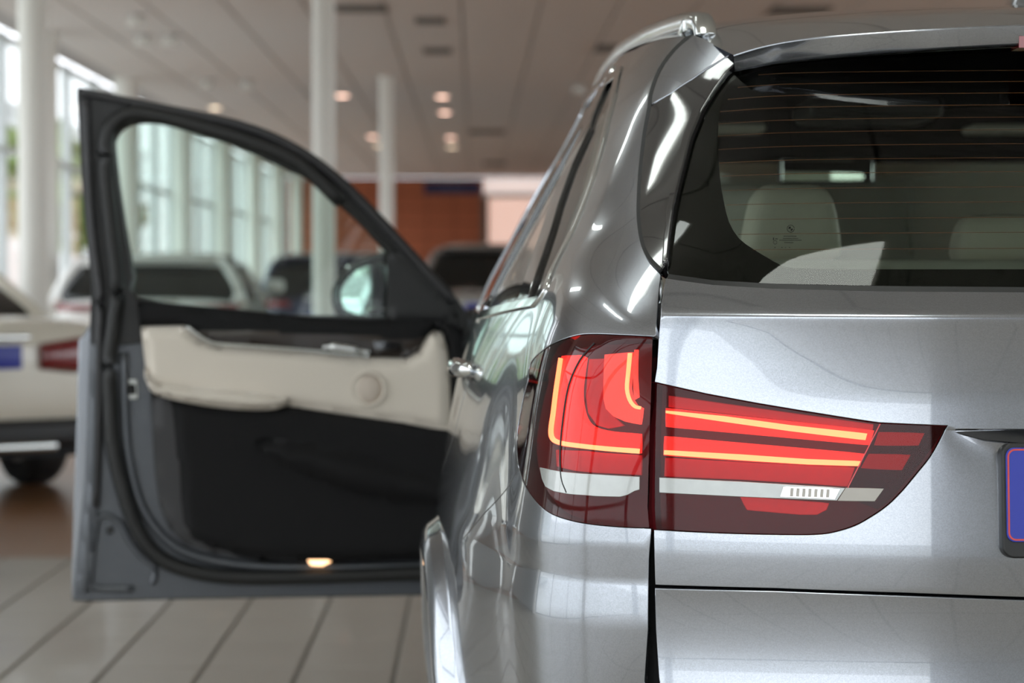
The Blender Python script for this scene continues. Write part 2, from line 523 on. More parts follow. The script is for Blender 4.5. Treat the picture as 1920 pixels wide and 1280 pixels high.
# ------------------------------------------------------------------ ceiling fittings
def on_ceiling(px, py):
    d = ray(px, py); return EYE + d * ((HC - .012 - EYE.z) / d.z)
def downlight(px, py, m, label, r=.09):
    p = on_ceiling(px, py)
    t = thing('downlight', label, 'ceiling light', (p.x, p.y, HC - .012), group='recessed downlights')
    obj('ring', *lathe([(r, .01), (r * 1.2, .01), (r * 1.2, -.012), (r, -.012)], 24, closed=True), 'column_white', t, local=True)
    obj('lens', *lathe([(0, -.024), (r * .6, -.021), (r * .95, -.014), (r, .01), (0, .01)], 24), m, t, local=True)
for px, py, m, lb in ((403, 201, 'pale_lamp', 'warm downlight above the open door frame'), (642, 178, 'warm_lamp', 'pink-white downlight right of the slim cream column'),
                  (829, 180, 'warm_lamp', 'nearest downlight of the row of four'), (834, 210, 'warm_lamp', 'second downlight of the row of four'),
                  (845, 257, 'warm_lamp', 'third downlight of the row of four'), (847, 274, 'pale_lamp', 'farthest, yellowish downlight of the row of four'),
                  (698, 255, 'warm_lamp', 'reddish downlight left of the thin column'), (710, 272, 'pale_lamp', 'yellowish downlight at the thin column')):
    downlight(px, py, m, lb)
def vent(x0, x1, y0, y1, label):
    a = on_ceiling(x0, y1); b = on_ceiling(x1, y0)
    cx, cy, sx, sy = (a.x + b.x) / 2, (a.y + b.y) / 2, abs(b.x - a.x), min(1.2, abs(b.y - a.y))
    t = thing('ceiling_vent', label, 'vent', (cx, cy, HC - .01), group='ceiling vents')
    box('backing', (0, 0, -.005), (sx, sy, .012), 'vent_dark', t, local=True)
    for k in range(3):
        box('slat', (0, sy * (k - 1) * .3, -.016), (sx * .96, sy * .06, .012), 'vent_dark', t, local=True)
vent(632, 724, 9, 22, 'long dark ceiling slot right of the slim cream column')
vent(1112, 1190, 84, 97, 'dark ceiling slot beside the roof of the grey car')
vent(1435, 1565, 12, 27, 'dark ceiling slot above the roof of the grey car')
vent(780, 834, 33, 44, 'small ceiling grille near the top of the picture'); vent(795, 846, 90, 100, 'small ceiling grille above the row of downlights')
vent(880, 948, 243, 251, 'faint ceiling grille right of the row of downlights'); vent(905, 950, 302, 310, 'faint ceiling grille close to the blue sign')
def spot(px, py, label):
    p = on_ceiling(px, py)
    t = thing('ceiling_spot', label, 'spotlight', (p.x, p.y, HC - .012), group='unlit ceiling spots')
    obj('housing', *lathe([(0, 0), (.05, 0), (.06, -.03), (.09, -.10), (.085, -.11), (.03, -.06), (0, -.06)], 20), 'column_white', t, local=True)
    obj('base', *lathe([(0, .01), (.10, .01), (.10, -.012), (0, -.012)], 20), 'ceiling_grid', t, local=True)
for px, py, lb in ((255, 28, 'unlit white spot nearest the left column'), (268, 66, 'left spot of the nearer unlit pair'), (318, 66, 'right spot of the nearer unlit pair'),
                   (388, 150, 'left spot of the farther unlit pair'), (463, 152, 'right spot of the farther unlit pair'), (1085, 160, 'unlit spot beside the rear side window')):
    spot(px, py, lb)
# slim strip lights over the aisle behind the car
def strip(x, y, ln, rot, label, z=HC - .065):
    t = thing('strip_light', label, 'ceiling light', (x, y, z), rot, group='slim strip lights')
    box('tray', (0, 0, .03), (.16, ln + .06, .05), 'column_white', t, local=True)
    box('tube_cover', (0, 0, -.008), (.11, ln, .03), 'strip_lamp', t, local=True)
strip(-2.05, 5.15, .80, 0.0, 'short strip light left of the car, mirrored in its black fin')
strip(-.87, 4.86, 1.0, math.radians(-74), 'crosswise strip light left of the car, mirrored below its rear glass')
strip(-2.48, 9.9, 2.4, math.radians(10), 'long strip light ahead on the left, mirrored in the rear pillar')
t = thing('panel_light', 'square bright panel light above the car, mirrored in the rear glass', 'ceiling light', (-.126, 1.27, HC - .03), math.radians(-8))
box('frame', (0, 0, .012), (.91, 1.26, .03), 'column_white', t, local=True)
box('diffuser', (0, 0, -.006), (.85, 1.20, .014), 'panel_lamp', t, local=True)

# ------------------------------------------------------------------ outside the glass
og = struct(box('outside_paving', (4, 25, -.30), (150, 150, .3), 'paving'))
def tree(x, y, h, r, label):
    t = thing('street_tree', label, 'tree', (x, y, -.1), group='street trees')
    obj('trunk', *tube([(0, 0, 0), (.05, .02, h * .35), (0, .05, h * .6)], [.12, .10, .05], 8), 'bark', t, local=True)
    bm = bmesh.new(); rnd = random.Random(int(x * 31 + y * 7))
    for _ in range(420):
        a, b, q = rnd.random() * 6.283, math.acos(rnd.uniform(-1, 1)), rnd.random() ** .5
        c = Vector((math.cos(a) * math.sin(b) * r * q, math.sin(a) * math.sin(b) * r * q, h * .66 + math.cos(b) * r * .9 * q))
        s = rnd.uniform(.14, .26)
        R = Matrix.Rotation(rnd.random() * 6, 3, 'X') @ Matrix.Rotation(rnd.random() * 6, 3, 'Z')
        vs = [bm.verts.new(c + R @ Vector(v)) for v in ((-s, 0, 0), (0, -s * .5, .03), (s, 0, 0), (0, s * .5, .03))]
        bm.faces.new(vs)
    o = bm_obj('foliage', bm, 'leaf_green', t); o['kind'] = 'stuff'
tree(-7.4, 41, 4.4, 1.25, 'leafy green tree outside beyond the fourth window bay'); tree(-7.8, 29.5, 3.2, .8, 'small green tree outside next to the left columns')
tree(-8.2, 52, 4.2, 1.2, 'green tree outside near the terracotta wall'); tree(-11, 33.5, 3.6, 1.0, 'green tree outside farther from the glass')
def building(x, y, sx, sy, h, m, label):
    t = thing('street_building', label, 'building', (x, y, -.1), group='buildings across the street')
    box('wall', (0, 0, h / 2), (sx, sy, h), m, t, local=True)
    bmv = int(sy / 3)
    for k in range(bmv):
        for q in range(int(h / 3)):
            f = box('window', (sx / 2 + .02, -sy / 2 + 1.5 + k * 3, 1.7 + q * 3), (.06, 1.4, 1.5), 'window_frame', t, local=True)
            g = box('pane', (sx / 2 + .055, -sy / 2 + 1.5 + k * 3, 1.7 + q * 3), (.02, 1.2, 1.3), 'car_glass', f, local=True)
    box('roof', (0, 0, h + .1), (sx + .4, sy + .4, .25), m, t, local=True)
building(-23, 34, 8, 34, 6.5, 'facade_pale', 'long pale building across the street at left')
building(-21, 66, 8, 24, 5.0, 'facade_tan', 'tan building seen through the glazed wall')
building(-22, 104, 10, 42, 7.5, 'facade_pale', 'pale building at the far end of the street')
# ------------------------------------------------------------------ smooth body surfaces
XC = 0.95       # the car's centre line
def spline_weights(t, x):
    t = np.asarray(t, float); x = np.atleast_1d(np.asarray(x, float)); n = len(t)
    h = np.diff(t)
    A = np.zeros((n, n)); B = np.zeros((n, n))
    A[0, 0] = A[-1, -1] = 1
    for i in range(1, n - 1):
        A[i, i - 1] = h[i - 1]; A[i, i] = 2 * (h[i - 1] + h[i]); A[i, i + 1] = h[i]
        B[i, i - 1] = 6 / h[i - 1]; B[i, i] = -6 / h[i - 1] - 6 / h[i]; B[i, i + 1] = 6 / h[i]
    M = np.linalg.solve(A, B)
    k = np.clip(np.searchsorted(t, x) - 1, 0, n - 2)
    hh = h[k]; a = (t[k + 1] - x) / hh; b = (x - t[k]) / hh
    W = np.zeros((len(x), n)); r = np.arange(len(x))
    W[r, k] += a; W[r, k + 1] += b
    W += ((a ** 3 - a) * hh * hh / 6)[:, None] * M[k] + ((b ** 3 - b) * hh * hh / 6)[:, None] * M[k + 1]
    return W
def tilt_profile(table):
    """surface tilt (degrees, by height) -> fore-aft offset by height, zero at the last key"""
    zz = np.linspace(table[0][0], table[-1][0], 2400)
    tt = np.interp(zz, [a for a, b in table], [b for a, b in table])
    s = np.tan(np.radians(tt)); dz = zz[1] - zz[0]
    y = np.concatenate([[0], np.cumsum((s[1:] + s[:-1]) / 2 * dz)])
    return zz, y
def sstep(x, a, b):
    t = np.clip((x - a) / (b - a), 0, 1)
    return t * t * (3 - 2 * t)

class Surf:
    sign = 1.0
    def ev(self, U, V): raise NotImplementedError
    def ev_n(self, U, V, e=4e-4):
        U = np.asarray(U, float); V = np.asarray(V, float)
        P = self.ev(U, V)
        du = self.ev(U + e, V) - self.ev(U - e, V); dv = self.ev(U, V + e) - self.ev(U, V - e)
        N = np.cross(du, dv) * self.sign
        N /= np.linalg.norm(N, axis=1)[:, None] + 1e-12
        return P, N

GATE_TILT = [(.20, -15), (.55, -6), (.66, 5), (.712, 5.5), (.743, 2), (.768, -2.7), (.80, -7), (.833, -11), (.8355, -6), (.868, -3.5), (.8765, -1.5), (.882, 1.5), (.903, 3.4), (1.0, 3.4), (1.049, 3.2),
             (1.073, 1.5), (1.094, -2.7), (1.129, -6), (1.180, -12), (1.1862, -7), (1.1925, 40), (1.20, 54), (1.30, 57)]
GZ, GY = tilt_profile(GATE_TILT)
GY = GY - np.interp(1.0, GZ, GY) + 3.092
FLAT_TILT = [t for t in GATE_TILT if t[0] < 1.06] + [(1.08, 3), (1.13, 2.5), (1.17, 1), (1.184, -2), (1.1875, -1), (1.1925, 34), (1.20, 48), (1.30, 52)]
_, GF = tilt_profile(FLAT_TILT)
GF = GF - np.interp(1.0, GZ, GF) + 3.092
def bow(X):
    d = XC - np.asarray(X); return 0.14 * d ** 2 + 0.08 * d ** 4
def gate_y(X, z):
    w = sstep(np.asarray(X, float), .25, .60)
    return np.interp(z, GZ, GY) * w + np.interp(z, GZ, GF) * (1 - w) + bow(X)
class Gate(Surf):
    """tailgate skin, parameters: x across, z up"""
    sign = 1.0
    def __init__(self, recess=True): self.recess = recess
    def ev(self, U, V):
        U = np.asarray(U, float); V = np.asarray(V, float)
        Y = gate_y(U, V)
        if self.recess:
            Y = Y + 0.022 * sstep(U, .600, .74) * sstep(-V, -1.0445, -1.0425) * np.exp(-np.clip(1.0430 - V, 0, 9) / .024)
        return np.stack([U, Y, V], 1)
    def px(self, x, y):
        d = ray(x, y); Y = 3.15
        for _ in range(30):
            p = EYE + d * Y
            Y = float(gate_y(p.x, p.z))
        p = EYE + d * Y
        return (p.x, p.z)
GATE = Gate(True); GATE0 = Gate(False)

def yb(X, z): return float(np.interp(z, [.3, .5, .7, .84, .95, 1.05, 1.12, 1.17], [3.15, 3.115, 3.098, 3.093, 3.092, 3.092, 3.090, 3.092]) + bow(X))
REAR_X = [.95, .70, .45, .31, .235]
SIDE = {  # height: corner and side stations (x, y)
 .30: [(.17, 3.27), (.12, 3.35), (.085, 3.50), (.05, 3.70), (.01, 3.95), (-.01, 4.3), (-.02, 4.8), (-.02, 5.5), (0, 6.2), (.0, 7.0), (.2, 7.75)],
 .50: [(.150, 3.235), (.09, 3.305), (.040, 3.46), (-.024, 3.70), (-.050, 3.95), (-.060, 4.3), (-.058, 4.8), (-.05, 5.5), (-.035, 6.2), (-.03, 7.0), (.15, 7.75)],
 .70: [(.149, 3.222), (.088, 3.295), (.040, 3.46), (-.022, 3.70), (-.055, 3.95), (-.068, 4.3), (-.065, 4.8), (-.06, 5.5), (-.04, 6.2), (-.03, 7.0), (.14, 7.75)],
 .84: [(.149, 3.218), (.090, 3.294), (.046, 3.465), (-.010, 3.70), (-.050, 3.95), (-.067, 4.3), (-.06, 4.8), (-.055, 5.5), (-.04, 6.2), (-.03, 7.0), (.14, 7.73)],
 .95: [(.150, 3.216), (.093, 3.297), (.056, 3.47), (.010, 3.70), (-.028, 3.95), (-.050, 4.3), (-.048, 4.8), (-.045, 5.5), (-.03, 6.2), (-.01, 7.0), (.15, 7.65)],
 1.05: [(.154, 3.222), (.10, 3.304), (.067, 3.475), (.027, 3.70), (-.008, 3.95), (-.030, 4.3), (-.032, 4.8), (-.03, 5.5), (-.015, 6.2), (.03, 7.0), (.2, 7.5)],
 1.12: [(.160, 3.232), (.110, 3.315), (.08, 3.482), (.045, 3.70), (.013, 3.95), (-.008, 4.3), (-.014, 4.8), (-.012, 5.5), (0, 6.2), (.06, 7.0), (.25, 7.3)],
 1.17: [(.170, 3.252), (.123, 3.337), (.094, 3.495), (.062, 3.70), (.033, 3.95), (.012, 4.3), (.004, 4.8), (.006, 5.5), (.015, 6.2), (.08, 7.0), (.3, 7.1)],
}
UPPER = {  # full rings from the glass to the side
 1.225: [(.95, 3.148), (.70, 3.157), (.45, 3.187), (.31, 3.225), (.245, 3.257), (.186, 3.305), (.146, 3.38), (.117, 3.515), (.088, 3.70), (.060, 3.95), (.038, 4.3), (.028, 4.8), (.03, 5.5), (.045, 6.2), (.12, 7.0), (.4, 7.05)],
 1.30: [(.95, 3.194), (.70, 3.203), (.45, 3.239), (.335, 3.297), (.265, 3.366), (.215, 3.425), (.182, 3.495), (.158, 3.585), (.134, 3.72), (.104, 3.95), (.078, 4.3), (.068, 4.8), (.07, 5.5), (.09, 6.2), (.16, 6.9), (.45, 7.0)],
 1.38: [(.95, 3.250), (.70, 3.259), (.45, 3.298), (.35, 3.367), (.285, 3.443), (.241, 3.505), (.213, 3.56), (.193, 3.63), (.173, 3.74), (.146, 3.95), (.121, 4.3), (.111, 4.8), (.114, 5.5), (.14, 6.2), (.2, 6.7), (.5, 6.8)],
 1.46: [(.95, 3.316), (.70, 3.326), (.45, 3.366), (.365, 3.430), (.306, 3.501), (.267, 3.557), (.244, 3.605), (.227, 3.665), (.209, 3.76), (.186, 3.95), (.165, 4.3), (.156, 4.8), (.16, 5.5), (.20, 6.2), (.26, 6.5), (.5, 6.6)],
 1.54: [(.95, 3.391), (.70, 3.401), (.45, 3.436), (.385, 3.491), (.332, 3.550), (.297, 3.60), (.277, 3.645), (.262, 3.70), (.247, 3.79), (.228, 3.95), (.211, 4.3), (.204, 4.8), (.208, 5.5), (.26, 6.1), (.3, 6.3), (.5, 6.4)],
}
TOP = [(.95, 3.455, 1.60), (.70, 3.465, 1.60), (.47, 3.495, 1.597), (.41, 3.54, 1.595), (.366, 3.59, 1.598), (.337, 3.635, 1.601), (.318, 3.675, 1.605), (.304, 3.73, 1.61), (.291, 3.81, 1.615), (.277, 3.95, 1.62), (.262, 4.3, 1.635), (.256, 4.8, 1.645), (.262, 5.5, 1.64), (.31, 6.05, 1.595), (.34, 6.2, 1.58), (.5, 6.2, 1.62)]
BUMP_Z, BUMP_D = tilt_profile([(.20, 0), (.45, -6), (.60, -9), (.70, -6), (.775, -4), (.79, 4), (.836, 5), (.84, -5), (.884, -4), (.889, 3), (.97, 3), (1.05, 0), (1.10, 0)])
BUMP_D = -(BUMP_D - BUMP_D[-1])
class Body(Surf):
    """rear corner, side and glasshouse skin, parameters: u along the plan outline from the centre, v height"""
    def __init__(self, lower=True):
        rings, self.v = [], []
        self.lower = lower
        for z in sorted(SIDE) if lower else []:
            rings.append([(x, yb(x, z), z) for x in REAR_X] + [(x, y, z) for x, y in SIDE[z]]); self.v.append(z)
        for z in sorted(UPPER):
            rings.append([(x, y, z) for x, y in UPPER[z]]); self.v.append(z)
        rings.append(TOP); self.v.append(1.605)
        self.C = np.array(rings)
        mid = self.C[6 if lower else 0]
        self.u = np.concatenate([[0], np.cumsum(np.linalg.norm(np.diff(mid, axis=0), axis=1))])
        self.sign = -1.0
        nu, nv = 420, 260
        gu = np.concatenate([np.linspace(0, self.u[4], 60, endpoint=False), np.linspace(self.u[4], self.u[11], 300, endpoint=False), np.linspace(self.u[11], self.u[-1], 60)])
        gv = np.linspace(.30 if lower else 1.222, 1.605, nv)
        UU, VV = np.meshgrid(gu, gv, indexing='ij')
        P = self.ev(UU.ravel(), VV.ravel())
        self.gu, self.gv = gu, gv
        self.GP = P.reshape(nu, nv, 3)
        idx = np.arange(nu * nv).reshape(nu, nv)
        F = np.stack([idx[:-1, :-1], idx[1:, :-1], idx[1:, 1:], idx[:-1, 1:]], -1).reshape(-1, 4)
        self.tree = BVHTree.FromPolygons([tuple(p) for p in P], F.tolist())
        self.nv = nv
    def ev(self, U, V):
        U = np.atleast_1d(np.asarray(U, float)); V = np.atleast_1d(np.asarray(V, float))
        WU = spline_weights(self.u, U); WV = spline_weights(self.v, V)
        P = np.einsum('ni,ijk,nj->nk', WV, self.C, WU)
        # bumper mouldings, pushed straight out from the plan outline
        WU2 = spline_weights(self.u, U + 1e-3)
        T = np.einsum('ni,ijk,nj->nk', WV, self.C, WU2) - P
        n = np.stack([T[:, 1], -T[:, 0]], 1); n /= np.linalg.norm(n, axis=1)[:, None] + 1e-9
        n = -n * np.sign((n[:, :1] * 1 + n[:, 1:] * 1) * 0 + 1)
        out = np.where((n[:, 0] * -1 + n[:, 1] * -1)[:, None] > 0, n, -n)
        d = np.interp(V, BUMP_Z, BUMP_D) * (1 - sstep(U, self.u[8] - .12, self.u[8] + .12))
        P[:, :2] += out * d[:, None]
        if not self.lower:      # lower edge of the rear glass stands more upright
            P[:, 1] += .9 * np.clip(1.335 - V, 0, 1) ** 2 * (1 - sstep(U, self.u[3], self.u[4] + .03))
        return P
    def px(self, x, y):
        d = ray(x, y).normalized()
        loc, nrm, fi, dist = self.tree.ray_cast(EYE, d)
        if loc is None:
            # just past the silhouette: take the closest point in the picture
            q = (self.GP.reshape(-1, 3) - np.array(EYE)) @ np.array(CAMR)
            X = 960 + FPX * q[:, 0] / -q[:, 2]; Y = 640 - FPX * q[:, 1] / -q[:, 2]
            k = int(np.argmin((X - x) ** 2 + (Y - y) ** 2))
            return (self.gu[k // self.nv], self.gv[k % self.nv])
        i, j = divmod(fi, self.nv - 1)
        a, b, c = (Vector(self.GP[i, j]), Vector(self.GP[i + 1, j]), Vector(self.GP[i, j + 1]))
        e1, e2, w = b - a, c - a, loc - a
        A = np.array([[e1.dot(e1), e1.dot(e2)], [e1.dot(e2), e2.dot(e2)]])
        s, t = np.linalg.solve(A, np.array([w.dot(e1), w.dot(e2)]))
        return (self.gu[i] + s * (self.gu[i + 1] - self.gu[i]), self.gv[j] + t * (self.gv[j + 1] - self.gv[j]))
    def side(self, Y, v):
        """u of the side at a distance Y along the car"""
        uu = np.linspace(self.u[5], self.u[-1], 400)
        P = self.ev(uu, np.full(400, v))
        k = np.argmax(P[:, 1])
        return (float(np.interp(Y, P[:k + 1, 1], uu[:k + 1])), v)
BODY = Body()
GLASS = Body(False)      # the glasshouse alone, so the rear glass keeps its own even curve

class Off(Surf):
    """a surface moved along its normal (inward negative)"""
    def __init__(self, s, d): self.s = s; self.d = d; self.sign = s.sign
    def ev(self, U, V):
        P, N = self.s.ev_n(U, V); return P + N * self.d
class RoofS(Surf):
    """roof and spoiler top, parameters: w along from the spoiler edge, t across from centre to gutter"""
    ROWS = [
     [(.95, 3.325, 1.590), (.757, 3.330, 1.588), (.669, 3.335, 1.585), (.562, 3.350, 1.580), (.455, 3.380, 1.573), (.399, 3.410, 1.564), (.368, 3.440, 1.556)],
     [(.95, 3.43, 1.617), (.757, 3.435, 1.615), (.67, 3.445, 1.612), (.56, 3.46, 1.607), (.455, 3.50, 1.600), (.395, 3.54, 1.592), (.352, 3.575, 1.583)],
     [(.95, 3.62, 1.646), (.757, 3.625, 1.644), (.66, 3.63, 1.641), (.55, 3.64, 1.635), (.45, 3.66, 1.628), (.38, 3.68, 1.620), (.330, 3.69, 1.607)],
     [(.95, 3.95, 1.684), (.757, 3.95, 1.682), (.65, 3.95, 1.678), (.53, 3.95, 1.671), (.42, 3.95, 1.660), (.34, 3.95, 1.645), (.279, 3.95, 1.622)],
     [(.95, 4.4, 1.710), (.757, 4.4, 1.708), (.65, 4.4, 1.703), (.53, 4.4, 1.695), (.41, 4.4, 1.681), (.325, 4.4, 1.664), (.262, 4.4, 1.638)],
     [(.95, 5.0, 1.726), (.757, 5.0, 1.723), (.65, 5.0, 1.718), (.53, 5.0, 1.709), (.41, 5.0, 1.695), (.325, 5.0, 1.676), (.257, 5.0, 1.647)],
     [(.95, 5.6, 1.716), (.757, 5.6, 1.713), (.65, 5.6, 1.708), (.53, 5.6, 1.699), (.41, 5.6, 1.685), (.325, 5.6, 1.666), (.263, 5.6, 1.637)],
     [(.95, 6.05, 1.680), (.757, 6.05, 1.677), (.65, 6.05, 1.671), (.53, 6.05, 1.661), (.43, 6.05, 1.646), (.36, 6.05, 1.625), (.31, 6.05, 1.596)]]
    def __init__(self):
        self.C = np.array(self.ROWS)
        self.w = np.array([0, .105, .295, .63, 1.08, 1.68, 2.28, 2.74])
        self.t = np.array([0, .193, .28, .40, .51, .60, .67])
        self.sign = 1.0
        P, N = self.ev_n(np.array([1.0]), np.array([.2]))
        if N[0, 2] < 0: self.sign = -1.0
    def ev(self, U, V):
        WU = spline_weights(self.w, U); WV = spline_weights(self.t, V)
        return np.einsum('ni,ijk,nj->nk', WU, self.C, WV)
ROOF = RoofS()

# ------------------------------------------------------------------ panels cut from a surface
def in_poly(poly, pts):
    x, y = pts[:, 0], pts[:, 1]; c = np.zeros(len(pts), bool); n = len(poly)
    for i in range(n):
        x1, y1 = poly[i]; x2, y2 = poly[(i + 1) % n]
        if y1 == y2: continue
        k = ((y1 > y) != (y2 > y)) & (x < (x2 - x1) * (y - y1) / (y2 - y1) + x1)
        c ^= k
    return c
def dens(poly, sp, closed=True):
    out = []; n = len(poly)
    for i in range(n if closed else n - 1):
        a = np.array(poly[i], float); b = np.array(poly[(i + 1) % n], float)
        k = max(1, int(np.linalg.norm(b - a) / sp))
        for q in range(k): out.append(a + (b - a) * q / k)
    if not closed: out.append(np.array(poly[-1], float))
    return out
def seg_dist(pts, poly):
    d = np.full(len(pts), 1e9); n = len(poly)
    for i in range(n):
        a = np.array(poly[i]); b = np.array(poly[(i + 1) % n]); ab = b - a
        L = ab @ ab
        if L < 1e-14: continue
        t = np.clip(((pts - a) @ ab) / L, 0, 1)
        d = np.minimum(d, np.linalg.norm(pts - (a + t[:, None] * ab), axis=1))
    return d
def cut(outline, holes=(), sp=.01, rows=(), su=None):
    """triangulate a 2-d outline with holes -> points (n,2), triangles counter-clockwise"""
    su = su or sp
    loops = [dens(outline, sp)] + [dens(h, sp) for h in holes]
    P = np.array(outline, float)
    lo, hi = P.min(0), P.max(0)
    gx = np.arange(lo[0] + su / 2, hi[0], su); gy = np.arange(lo[1] + sp / 2, hi[1], sp)
    gy = np.unique(np.concatenate([gy, [r for r in rows if lo[1] < r < hi[1]]]))
    G = np.stack(np.meshgrid(gx, gy), -1).reshape(-1, 2)
    k = in_poly(outline, G)
    for h in holes: k &= ~in_poly(h, G)
    G = G[k]
    for lp in loops:
        if len(G): G = G[seg_dist(G, lp) > min(sp, su) * .35]
    vs, es = [], []
    for lp in loops:
        b = len(vs); vs += [Vector((float(p[0]), float(p[1]))) for p in lp]
        es += [(b + i, b + (i + 1) % len(lp)) for i in range(len(lp))]
    vs += [Vector((float(p[0]), float(p[1]))) for p in G]
    r = delaunay_2d_cdt(vs, es, [], 0, 1e-7)
    V2 = np.array([(p.x, p.y) for p in r[0]])
    T = np.array([t for t in r[2] if len(t) == 3])
    c = V2[T].mean(1)
    k = in_poly(loops[0], c)
    for h in loops[1:]: k &= ~in_poly(h, c)
    T = T[k]
    a, b, c = V2[T[:, 0]], V2[T[:, 1]], V2[T[:, 2]]
    cr = (b[:, 0] - a[:, 0]) * (c[:, 1] - a[:, 1]) - (b[:, 1] - a[:, 1]) * (c[:, 0] - a[:, 0])
    T[cr < 0] = T[cr < 0][:, ::-1]
    T = T[np.abs(cr) > 1e-12]
    used = np.unique(T); mp = -np.ones(len(V2), int); mp[used] = np.arange(len(used))
    return V2[used], mp[T]
def rim(P, N, T, depth, bev, skip=None, fdir=None):
    """turn the border of a skin inwards -> extended verts, normals, faces"""
    ed = {}
    for t in T:
        for a, b in ((t[0], t[1]), (t[1], t[2]), (t[2], t[0])):
            ed[(int(a), int(b))] = 1
    bd = [(a, b) for (a, b) in ed if (b, a) not in ed]
    if skip is not None: bd = [(a, b) for a, b in bd if not (skip(P[a]) and skip(P[b]))]
    ov = {}
    for a, b in bd:
        d = P[b] - P[a]; L = np.linalg.norm(d)
        if L < 1e-9: continue
        o = np.cross(d / L, N[a] if fdir is None else -np.array(fdir, float))
        for q in (a, b): ov[q] = ov.get(q, 0) + o
    P2, N2 = list(P), list(N); r1, r2 = {}, {}
    ND = N if fdir is None else np.tile(-np.array(fdir, float), (len(N), 1))
    for q, o in ov.items():
        o = o / (np.linalg.norm(o) + 1e-12)
        r1[q] = len(P2); P2.append(P[q] + o * bev - ND[q] * bev); nn = o + N[q] * .15; N2.append(nn / np.linalg.norm(nn))
        r2[q] = len(P2); P2.append(P[q] + o * bev - ND[q] * (bev + depth)); N2.append(o)
    F = [tuple(t) for t in T]
    for a, b in bd:
        if a in r1 and b in r1:
            F.append((b, a, r1[a], r1[b])); F.append((r1[b], r1[a], r2[a], r2[b]))
    return np.array(P2), np.array(N2), F
def mirror(P, N, F):
    P2 = P.copy(); P2[:, 0] = 2 * XC - P2[:, 0]
    N2 = N.copy(); N2[:, 0] *= -1
    return P2, N2, [tuple(f)[::-1] for f in F]
def panel(name, surf, outline, m, parent, sp=.01, holes=(), off=0.0, depth=.012, bev=.0012, side='both', rows=(), su=None, fdir=None):
    """side: 'both' = one mesh over the centre line, 'pair' = left object and a mirrored right one, 'left' = left only"""
    V2, T = cut(outline, holes, sp, rows, su)
    P, N = surf.ev_n(V2[:, 0], V2[:, 1])
    P = P + N * off
    if surf.sign < 0: T = T[:, ::-1]
    skip = (lambda p: abs(p[0] - XC) < 2e-4) if side == 'both' else None
    if depth > 0:
        P, N, F = rim(P, N, T, depth, bev, skip, fdir)
    else:
        F = [tuple(t) for t in T]
    if side == 'both':
        n = len(P); P2, N2, F2 = mirror(P, N, F)
        return obj(name, np.concatenate([P, P2]), F + [tuple(i + n for i in f) for f in F2], m, parent, normals=np.concatenate([N, N2]))
    o = obj(name, P, F, m, parent, normals=N)
    if side == 'pair':
        par2 = PAIR.get(parent.name, parent) if parent is not None else None
        P2, N2, F2 = mirror(P, N, F)
        o2 = obj(name, P2, F2, m, par2, normals=N2)
        PAIR[o.name] = o2
    return o
PAIR = {}
def gp(pts): return [GATE.px(x, y) for x, y in pts]
def wp(pts): return [GLASS.px(x, y) for x, y in pts]
def bp_(pts): return [BODY.px(x, y) for x, y in pts]
def shrink(poly, d):
    """move a closed outline inwards by d"""
    P = np.array(poly, float); n = len(P)
    A = 0.5 * sum(P[i][0] * P[(i + 1) % n][1] - P[(i + 1) % n][0] * P[i][1] for i in range(n))
    s = 1 if A > 0 else -1
    out = []
    for i in range(n):
        a, b, c = P[i - 1], P[i], P[(i + 1) % n]
        t1 = (b - a) / (np.linalg.norm(b - a) + 1e-12); t2 = (c - b) / (np.linalg.norm(c - b) + 1e-12)
        n1 = np.array([-t1[1], t1[0]]) * s; n2 = np.array([-t2[1], t2[0]]) * s
        q = n1 + n2; q = q / (np.linalg.norm(q) + 1e-12)
        k = 1.0 / max(.5, float(q @ n1))
        out.append(b + q * d * k)
    return [tuple(p) for p in out]
# ------------------------------------------------------------------ the grey car
CAR = thing('parked_car', 'metallic grey SUV with lit red tail lamp and its front door open', 'car', (XC, 5.4, 0))
PT = 'grey_paint'
# seams and outlines read off the picture
SEAM_L = [(1238, 516), (1233, 560), (1226, 627)]                       # body side of the tailgate gap
LAMP_TOP = [(1223, 632), (1170, 629), (1104, 627), (1071, 632), (1040, 643), (1014, 660), (997, 677), (991, 694), (990, 711)]
LAMP_LEFT = [(982, 741), (976, 771), (970.5, 803), (968.5, 836), (971, 868), (978, 893), (989, 918), (1009, 944), (1035, 963)]
LAMP_BOT = [(1071, 975), (1110, 982), (1165, 987), (1217, 989)]
LAMP_RIGHT = [(1214, 950), (1216, 870), (1218, 800), (1221, 720)]
lamp_q = [BODY.px(*p) for p in smooth_path(LAMP_TOP + LAMP_LEFT + LAMP_BOT, 4)] + bp_(LAMP_RIGHT)
GL_TOP = [(1231.5, 719), (1325, 740), (1419, 757.5), (1512, 773), (1606, 788), (1648, 794), (1700, 796.5), (1773, 799.5)]
GL_RIGHT = [(1761, 824), (1743, 855), (1718, 886), (1689.5, 920), (1661.5, 947), (1630, 968.5), (1599, 985), (1558, 997), (1527, 1000.5)]
GL_BOT = [(1481, 1001), (1387, 999), (1294, 995), (1230, 991)]
lamp_g = gp(GL_TOP) + gp(smooth_path(GL_RIGHT + GL_BOT, 3)) + gp([(1227.5, 950), (1228, 870), (1229, 800)])
def grow(poly, d): return shrink(poly, -d)

# --- tailgate upper skin
gl_edge = [(1249, 522), (1290, 528), (1336, 534), (1450, 541), (1649, 546), (1919, 548)]
tg = gp([(1229.5, 1095), (1450, 1101), (1700, 1110), (1919, 1118)])
tg_bot = tg + [(XC, tg[-1][1] - .0005)]
tg_top = gp(gl_edge); tg_top = [(XC, tg_top[-1][1] - .0003)] + tg_top[::-1]
lg = grow(lamp_g, .0022)
